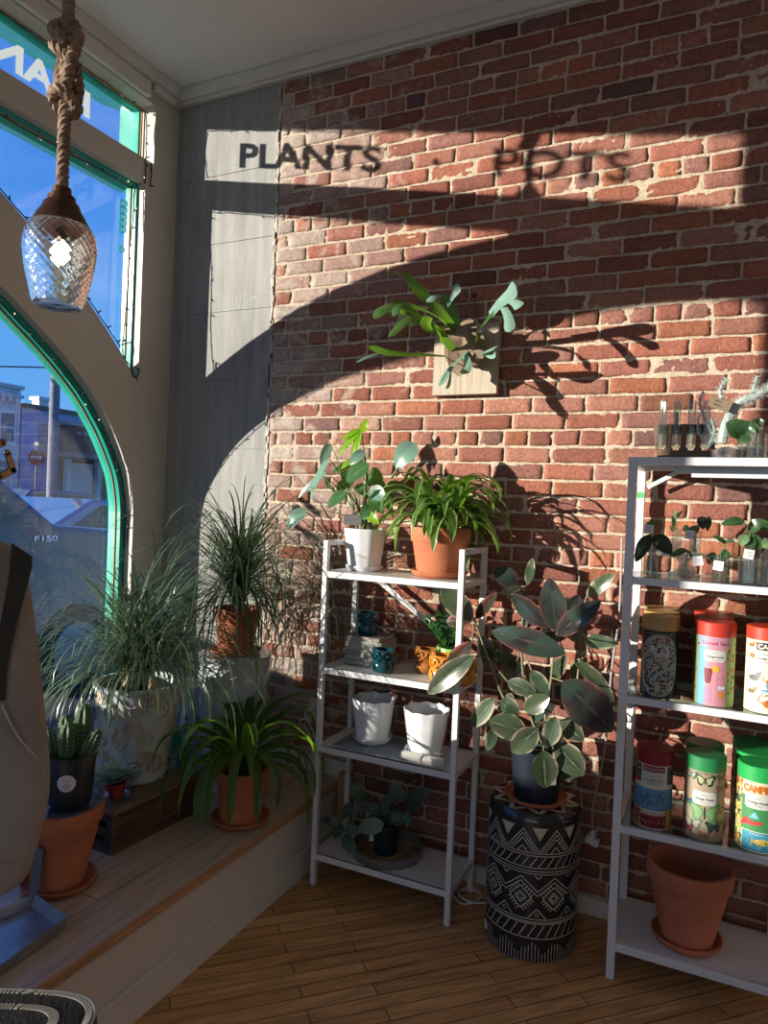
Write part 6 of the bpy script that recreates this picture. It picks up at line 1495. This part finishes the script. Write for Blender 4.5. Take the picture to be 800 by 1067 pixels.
# ================================================================== OUTSIDE: street, vehicles, buildings
M_asph = pm('asphalt', (.07, .07, .075), .9, var=.2, vs=2); M_side = pm('sidewalk', (.32, .31, .29), .9, var=.1, vs=3)
struct(G().box(-60, -1.3, -60, 70, -.22, -.14).make('street', M_asph)); struct(G().box(-1.3, -.1, -40, 40, -.22, -.06).box(-60, -16, -60, 70, -.14, -.05).make('sidewalk', M_side))
M_glassd = pm('dark_car_glass', (.015, .02, .03), .05, spec=.9); M_tire = pm('tyre', (.015, .015, .015), .8); M_rim = pm('alloy', (.35, .36, .38), .3, metal=.8); M_chr = pm('chrome_badge', (.8, .82, .85), .3, metal=.2)
def vehicle(name, label, cat, x0, x1, prof, wins, wheels, paint, flip=False):
    cy = sum(p[0] for p in prof)/len(prof); r = thing(name, label, cat, ((x0+x1)/2, cy, -.14)); g = G(); g.prism(prof, 'x', x0, x1)
    b = g.make('body', paint, r, bevel=.05); b.modifiers['bevel'].segments = 3
    for w in wins: G().prism(w, 'x', x1-.02, x1+.006).make('side_window', M_glassd, r)
    for (wy, wr) in wheels:
        for xx in (x1-.10, x0+.10):
            g = G(); T_ = Matrix.Rotation(pi/2, 3, 'Y'); g.lathe([(.0005, -.12), (wr, -.12), (wr, .12), (.0005, .12)], (xx, wy, -.14+wr), 28, tilt=T_); w_ = g.make('wheel', M_tire, r)
            g = G(); g.lathe([(.0005, -.125), (wr*.62, -.125), (wr*.62, .125), (.0005, .125)], (xx, wy, -.14+wr), 20, tilt=T_); g.make('rim', M_rim, w_)
    return r
M_truck = pm('dark_blue_paint', (.018, .03, .05), .12, coat=1.0, spec=.6); M_suv = pm('silver_blue_paint', (.13, .20, .33), .15, coat=1.0, metal=.3)
tr = vehicle('pickup_truck', 'dark blue pickup truck parked against the kerb just outside the window', 'truck', -4.05, -2.12,
    [(-3.7, .30), (2.25, .30), (2.32, .75), (2.28, 1.10), (1.95, 1.20), (1.12, 1.27), (.30, 1.86), (-.2, 1.93), (-1.45, 1.92), (-1.75, 1.32), (-3.7, 1.30)],
    [[(.86, 1.28), (.24, 1.74), (-.42, 1.80), (-.42, 1.28)], [(-.52, 1.28), (-.52, 1.80), (-1.35, 1.78), (-1.5, 1.28)]], ((1.35, .38), (-2.6, .38)), M_truck)
g = G(); bm = lambda x, z: V((-2.112, x, z)); q = atx(48, 561, -2.112)
add_text(g, 'F150', lambda x, z: V((-2.108, q.y+x, q.z+z)), w=.21, h=.045, m=0, bold=.02, mirror=False); g.make('badge', M_chr, tr)
vehicle('sun_blocking_van', 'grey van added out of view behind the pickup to block low sun', 'car', -4.0, -2.15,  # unseen vehicle, added to keep low sun off the lower shelves
    [(-9.6, .15), (-3.95, .15), (-3.88, .6), (-3.92, 1.05), (-4.15, 1.42), (-4.8, 1.52), (-9.3, 1.58), (-9.7, .9)],
    [[(-4.6, 1.05), (-4.9, 1.42), (-7.2, 1.45), (-7.2, 1.05)], [(-7.3, 1.08), (-7.3, 1.5), (-9.1, 1.5), (-9.3, 1.08)]], ((-5.3, .33), (-8.6, .33)), pm('grey_car_paint', (.12, .12, .13), .2, coat=1))
vehicle('hatchback', 'silver blue hatchback seen beyond the pickup bonnet', 'car', -8.1, -6.3,
    [(3.2, .15), (8.2, .15), (8.35, .6), (8.2, .95), (7.7, 1.30), (6.9, 1.40), (5.3, 1.42), (4.5, .98), (3.4, .82), (3.15, .55)],
    [[(4.85, .98), (5.42, 1.32), (6.1, 1.34), (6.1, .96)], [(6.18, .96), (6.18, 1.34), (6.85, 1.32), (7.3, .98)]], ((4.05, .31), (7.3, .31)), M_suv)
vehicle('small_suv', 'small dark vehicle parked far off beneath the stop sign', 'car', -20.2, -18.4,
    [(12.6, .1), (16.6, .1), (16.8, .6), (16.6, 1.0), (16.3, 1.5), (13.7, 1.55), (13.2, .98), (12.5, .9)], [[(13.5, 1.0), (13.9, 1.42), (16.0, 1.4), (16.2, 1.0)]], ((13.3, .33), (15.9, .33)), pm('slate_paint', (.06, .09, .14), .2, coat=1))
def brickm(name, c1, c2, mort, sc):
    m, t, o = nt(name); L = t.links; p = N(t, 'ShaderNodeBsdfPrincipled'); p.inputs['Roughness'].default_value = .9
    tc = N(t, 'ShaderNodeTexCoord'); mp = N(t, 'ShaderNodeMapping'); mp.inputs['Rotation'].default_value = (0, radians(-90), 0)
    cb = N(t, 'ShaderNodeSeparateXYZ'); L.new(tc.outputs['Object'], cb.inputs[0]); cx = N(t, 'ShaderNodeCombineXYZ'); L.new(cb.outputs[1], cx.inputs[0]); L.new(cb.outputs[2], cx.inputs[1])
    br = N(t, 'ShaderNodeTexBrick'); br.inputs['Scale'].default_value = sc; br.inputs['Color1'].default_value = c4(c1); br.inputs['Color2'].default_value = c4(c2); br.inputs['Mortar'].default_value = c4(mort); br.inputs['Mortar Size'].default_value = .02
    L.new(cx.outputs[0], br.inputs['Vector']); L.new(br.outputs[0], p.inputs['Base Color']); L.new(p.outputs[0], o.inputs[0]); return m
M_bw = brickm('painted_white_brick', (.62, .64, .66), (.50, .52, .55), (.42, .44, .46), 2.2); M_bl = brickm('painted_lilac_brick', (.40, .42, .62), (.36, .38, .56), (.32, .33, .48), 2.2); M_br = brickm('red_street_brick', (.30, .11, .08), (.22, .09, .07), (.25, .18, .15), 2.5)
M_corn = pm('brown_cornice', (.16, .10, .08), .7); M_wf = pm('white_frame', (.65, .66, .66), .6); M_wg = pm('dim_window_glass', (.10, .13, .17), .1, spec=.8)
def bwin(r, x, y0, y1, z0, z1, fm_=M_wf, mull=True):
    f = G().box(x-.05, x+.10, y0-.12, y1+.12, z0-.15, z0).box(x-.05, x+.10, y0-.12, y1+.12, z1, z1+.2).box(x-.05, x+.06, y0-.10, y0, z0, z1).box(x-.05, x+.06, y1, y1+.10, z0, z1)
    if mull: f.box(x-.03, x+.05, y0, y1, (z0+z1)/2-.04, (z0+z1)/2+.04)
    w = f.make('window', fm_, r); G().box(x-.04, x+.02, y0, y1, z0, z1).make('pane', M_wg, w)
b = thing('building', 'white painted brick building with a stepped parapet across the street', 'building', (-34, 18, -.05))
G().box(-40, -30, 10, 22.0, -.05, 6.6).make('wall', M_bw, b)
g = G()
for k in range(30): g.box(-30.05, -29.8, 10+k*.4, 10.2+k*.4, 5.9, 6.15)
g.box(-40, -29.8, 10, 22.05, 6.15, 6.3).box(-40, -29.85, 9.9, 22.1, 6.6, 6.78); g.make('cornice', M_bw, b)
for yy in (20.9, 18.6, 16.4, 14.0): bwin(b, -30, yy, yy+.75, 3.9, 5.3, M_wf)
for yy in (19.6, 16.6): bwin(b, -30, yy, yy+1.9, .9, 2.9, M_wf)
b = thing('building', 'lilac painted brick building with a brown cornice across the street', 'building', (-34, 25, -.05))
G().box(-40, -30.02, 22.12, 30, -.05, 5.75).make('wall', M_bl, b); G().box(-40, -29.8, 22.15, 30, 5.75, 5.95).make('cornice', M_corn, b)
for yy in (23.2, 26.2): bwin(b, -30, yy, yy+.8, 3.4, 5.0, pm('grey_blue_frame', (.25, .28, .38), .6))
G().box(-33, -32.4, 25.0, 25.6, 5.95, 6.7).box(-33.1, -32.3, 24.9, 25.7, 6.6, 6.8).make('chimney', M_wf, b); G().tube([(-33, 22.6, 5.9), (-33, 22.6, 6.7)], .06, 8).make('vent_pipe', M_corn, b)
b = thing('building', 'low red brick shopfront with white display windows and a flat canopy', 'building', (-29.6, 28, -.05))
G().box(-30.0, -29.3, 24.4, 40, 3.35, 5.08).box(-30.0, -29.7, 24.4, 40, -.05, 3.35).make('wall', M_br, b)
g = G().box(-30.0, -29.15, 24.3, 40, 5.08, 5.28)
for k in range(44): g.box(-29.32, -29.1, 24.9+k*.34, 25.07+k*.34, 4.6, 4.78)
g.make('cornice', pm('buff_stone', (.42, .34, .28), .8), b)
G().box(-29.3, -27.2, 22.6, 40, 3.28, 3.48).make('canopy', pm('red_brown_fascia', (.36, .20, .17), .7), b)
for k, yy in enumerate((24.5, 26.6, 27.5, 29.5, 32)): G().box(-29.7, -29.4, yy, yy+.28, -.05, 3.28).make('post', M_wf, b)
for yy in (24.95, 27.85, 30.0): f = G().box(-29.7, -29.6, yy, yy+1.5, .2, .7).box(-29.7, -29.6, yy, yy+1.5, 2.9, 3.1).make('window', M_wf, b); G().box(-29.7, -29.64, yy, yy+1.5, .7, 2.9).make('pane', pm('bright_display', (.45, .50, .52), .3), f)
r = tag(G().tube([(-14, 10.85, -.05), (-14, 10.85, 5.5), (-14, 10.8, 9)], .13, 12).make('utility_pole', pm('weathered_pole', (.16, .17, .22), .8, var=.2), origin=(-14, 10.85, -.05)), 'grey utility pole standing in the street outside the window', 'pole')
q = atx(38, 477, -20.6); r = thing('stop_sign', 'octagonal stop sign seen from outside through the window, beside the utility pole', 'sign', (q.x, q.y, -.1))
G().tube([(q.x, q.y, -.1), (q.x, q.y, q.z+.62)], .035, 8).make('post', pm('sign_post', (.12, .12, .13), .6), r)
nrm = V((.75, -.66, 0)); tn = V((.66, .75, 0)); P8 = [(.30*cos(pi/8+k*pi/4), .30*sin(pi/8+k*pi/4)) for k in range(8)]
g = G(); b = len(g.v)
for o in (-.012, .012):
    for a, c in P8: g.v.append(tuple(q+tn*a+V((0, 0, c))+nrm*(o+.04)))
g.face([b+k for k in range(8)][::-1], 0, False); g.face([b+8+k for k in range(8)], 0, False)
for k in range(8): j = (k+1) % 8; g.face((b+k, b+j, b+8+j, b+8+k), 0, False)
add_text(g, 'STOP', lambda a, c: q+tn*a+V((0, 0, c))+nrm*.055, w=.38, m=1, bold=.02); g.make('sign_plate', [pm('faded_red_sign', (.18, .03, .03), .5), M_tagw], r)
G().obox(q+V((0, 0, .52)), (.22, .05, .12)).make('beacon', pm('sign_post', (.12, .12, .13)), r)
tag(G().tube(bez([(-14.2, 10.85, 4.9), (-18, 6, 4.4), (-22, 0, 4.9)], 8), .02, 5).tube(bez([(-14.2, 10.85, 4.1), (-20, 16, 3.7), (-28, 21.5, 4.2)], 8), .018, 5).make('overhead_wires', M_wire, origin=(-14, 10.85, 4.5)), 'thin overhead wires running from the utility pole', 'wires')
wp = atx(130, 262, -3.2)
tag(G().tube(bez([atx(97, 266, -1.6), atx(112, 263, -1.6), atx(131, 266, -1.6), atx(150, 272, -1.6)], 8), .006, 5).tube(bez([atx(90, 273, -1.8), atx(110, 276, -1.8), atx(130, 281, -1.8), atx(150, 286, -1.8)], 8), .003, 5).make('awning_cable', M_wire, origin=atx(131, 266, -1.6)), 'thin dark cable crossing the sky beside the pendant shade', 'wires') if False else None

# ================================================================== LIGHT
w = bpy.data.worlds.new('sky'); SC.world = w; w.use_nodes = True; t = w.node_tree; t.nodes.clear()
o = N(t, 'ShaderNodeOutputWorld'); bg = N(t, 'ShaderNodeBackground'); tc = N(t, 'ShaderNodeTexCoord'); sp = N(t, 'ShaderNodeSeparateXYZ'); rp = N(t, 'ShaderNodeValToRGB')
t.links.new(tc.outputs['Generated'], sp.inputs[0]); t.links.new(sp.outputs[2], rp.inputs[0])
e = rp.color_ramp.elements; e[0].position = 0; e[0].color = (.26, .52, .90, 1); e[1].position = 1; e[1].color = (.02, .10, .50, 1)
x = e.new(.12); x.color = (.13, .40, .90, 1); x = e.new(.42); x.color = (.055, .24, .82, 1)
nz2 = N(t, 'ShaderNodeTexNoise'); nz2.inputs['Scale'].default_value = 2.5; nz2.inputs['Detail'].default_value = 6; mpn = N(t, 'ShaderNodeMapping'); mpn.inputs['Scale'].default_value = (1, 1, 4); t.links.new(tc.outputs['Generated'], mpn.inputs[0]); t.links.new(mpn.outputs[0], nz2.inputs['Vector'])
rn = N(t, 'ShaderNodeValToRGB'); rn.color_ramp.elements[0].position = .52; rn.color_ramp.elements[0].color = (0, 0, 0, 1); rn.color_ramp.elements[1].position = .85; rn.color_ramp.elements[1].color = (.35, .35, .35, 1); t.links.new(nz2.outputs[0], rn.inputs[0])
mxs = N(t, 'ShaderNodeMixRGB'); mxs.inputs[2].default_value = (.6, .72, .95, 1); t.links.new(rn.outputs[0], mxs.inputs[0]); t.links.new(rp.outputs[0], mxs.inputs[1])
t.links.new(mxs.outputs[0], bg.inputs[0]); bg.inputs[1].default_value = 1.15; t.links.new(bg.outputs[0], o.inputs[0])
sd = bpy.data.lights.new('sun', 'SUN'); sd.energy = 10.8; sd.angle = radians(.53); sd.color = (1.0, .90, .78)
so = bpy.data.objects.new('sun', sd); COL.objects.link(so); so.rotation_euler = SUN.to_track_quat('-Z', 'Y').to_euler()
# weak warm fill added under the ceiling behind the camera
for k, (xx, yy) in enumerate(((2.6, -4.6),)):
    ad = bpy.data.lights.new('ceiling_fill_light', 'AREA'); ad.shape = 'RECTANGLE'; ad.size = 2.4; ad.size_y = .5; ad.energy = 4; ad.color = (1.0, .93, .84)
    ao = bpy.data.objects.new('ceiling_fill_light', ad); COL.objects.link(ao); ao.location = (xx, yy, 3.5)
ad = bpy.data.lights.new('front_fill_light', 'AREA'); ad.shape = 'RECTANGLE'; ad.size = 3.4; ad.size_y = 2.2; ad.energy = 23; ad.color = (.74, .86, 1.0)  # added cool fill from behind the camera; the front wall has no window
ao = bpy.data.objects.new('front_fill_light', ad); COL.objects.link(ao); ao.location = (2.6, -6.45, 1.4); ao.rotation_euler = (radians(90), 0, 0)
vs_ = SC.view_settings; SC.display_settings.display_device = 'sRGB'; vs_.view_transform = 'Standard'; vs_.look = 'None'; vs_.gamma = 1; vs_.use_curve_mapping = False; vs_.exposure = 0.0
try:
    SC.cycles.transparent_max_bounces = 16; SC.cycles.max_bounces = 8; SC.cycles.diffuse_bounces = 4
except Exception: pass
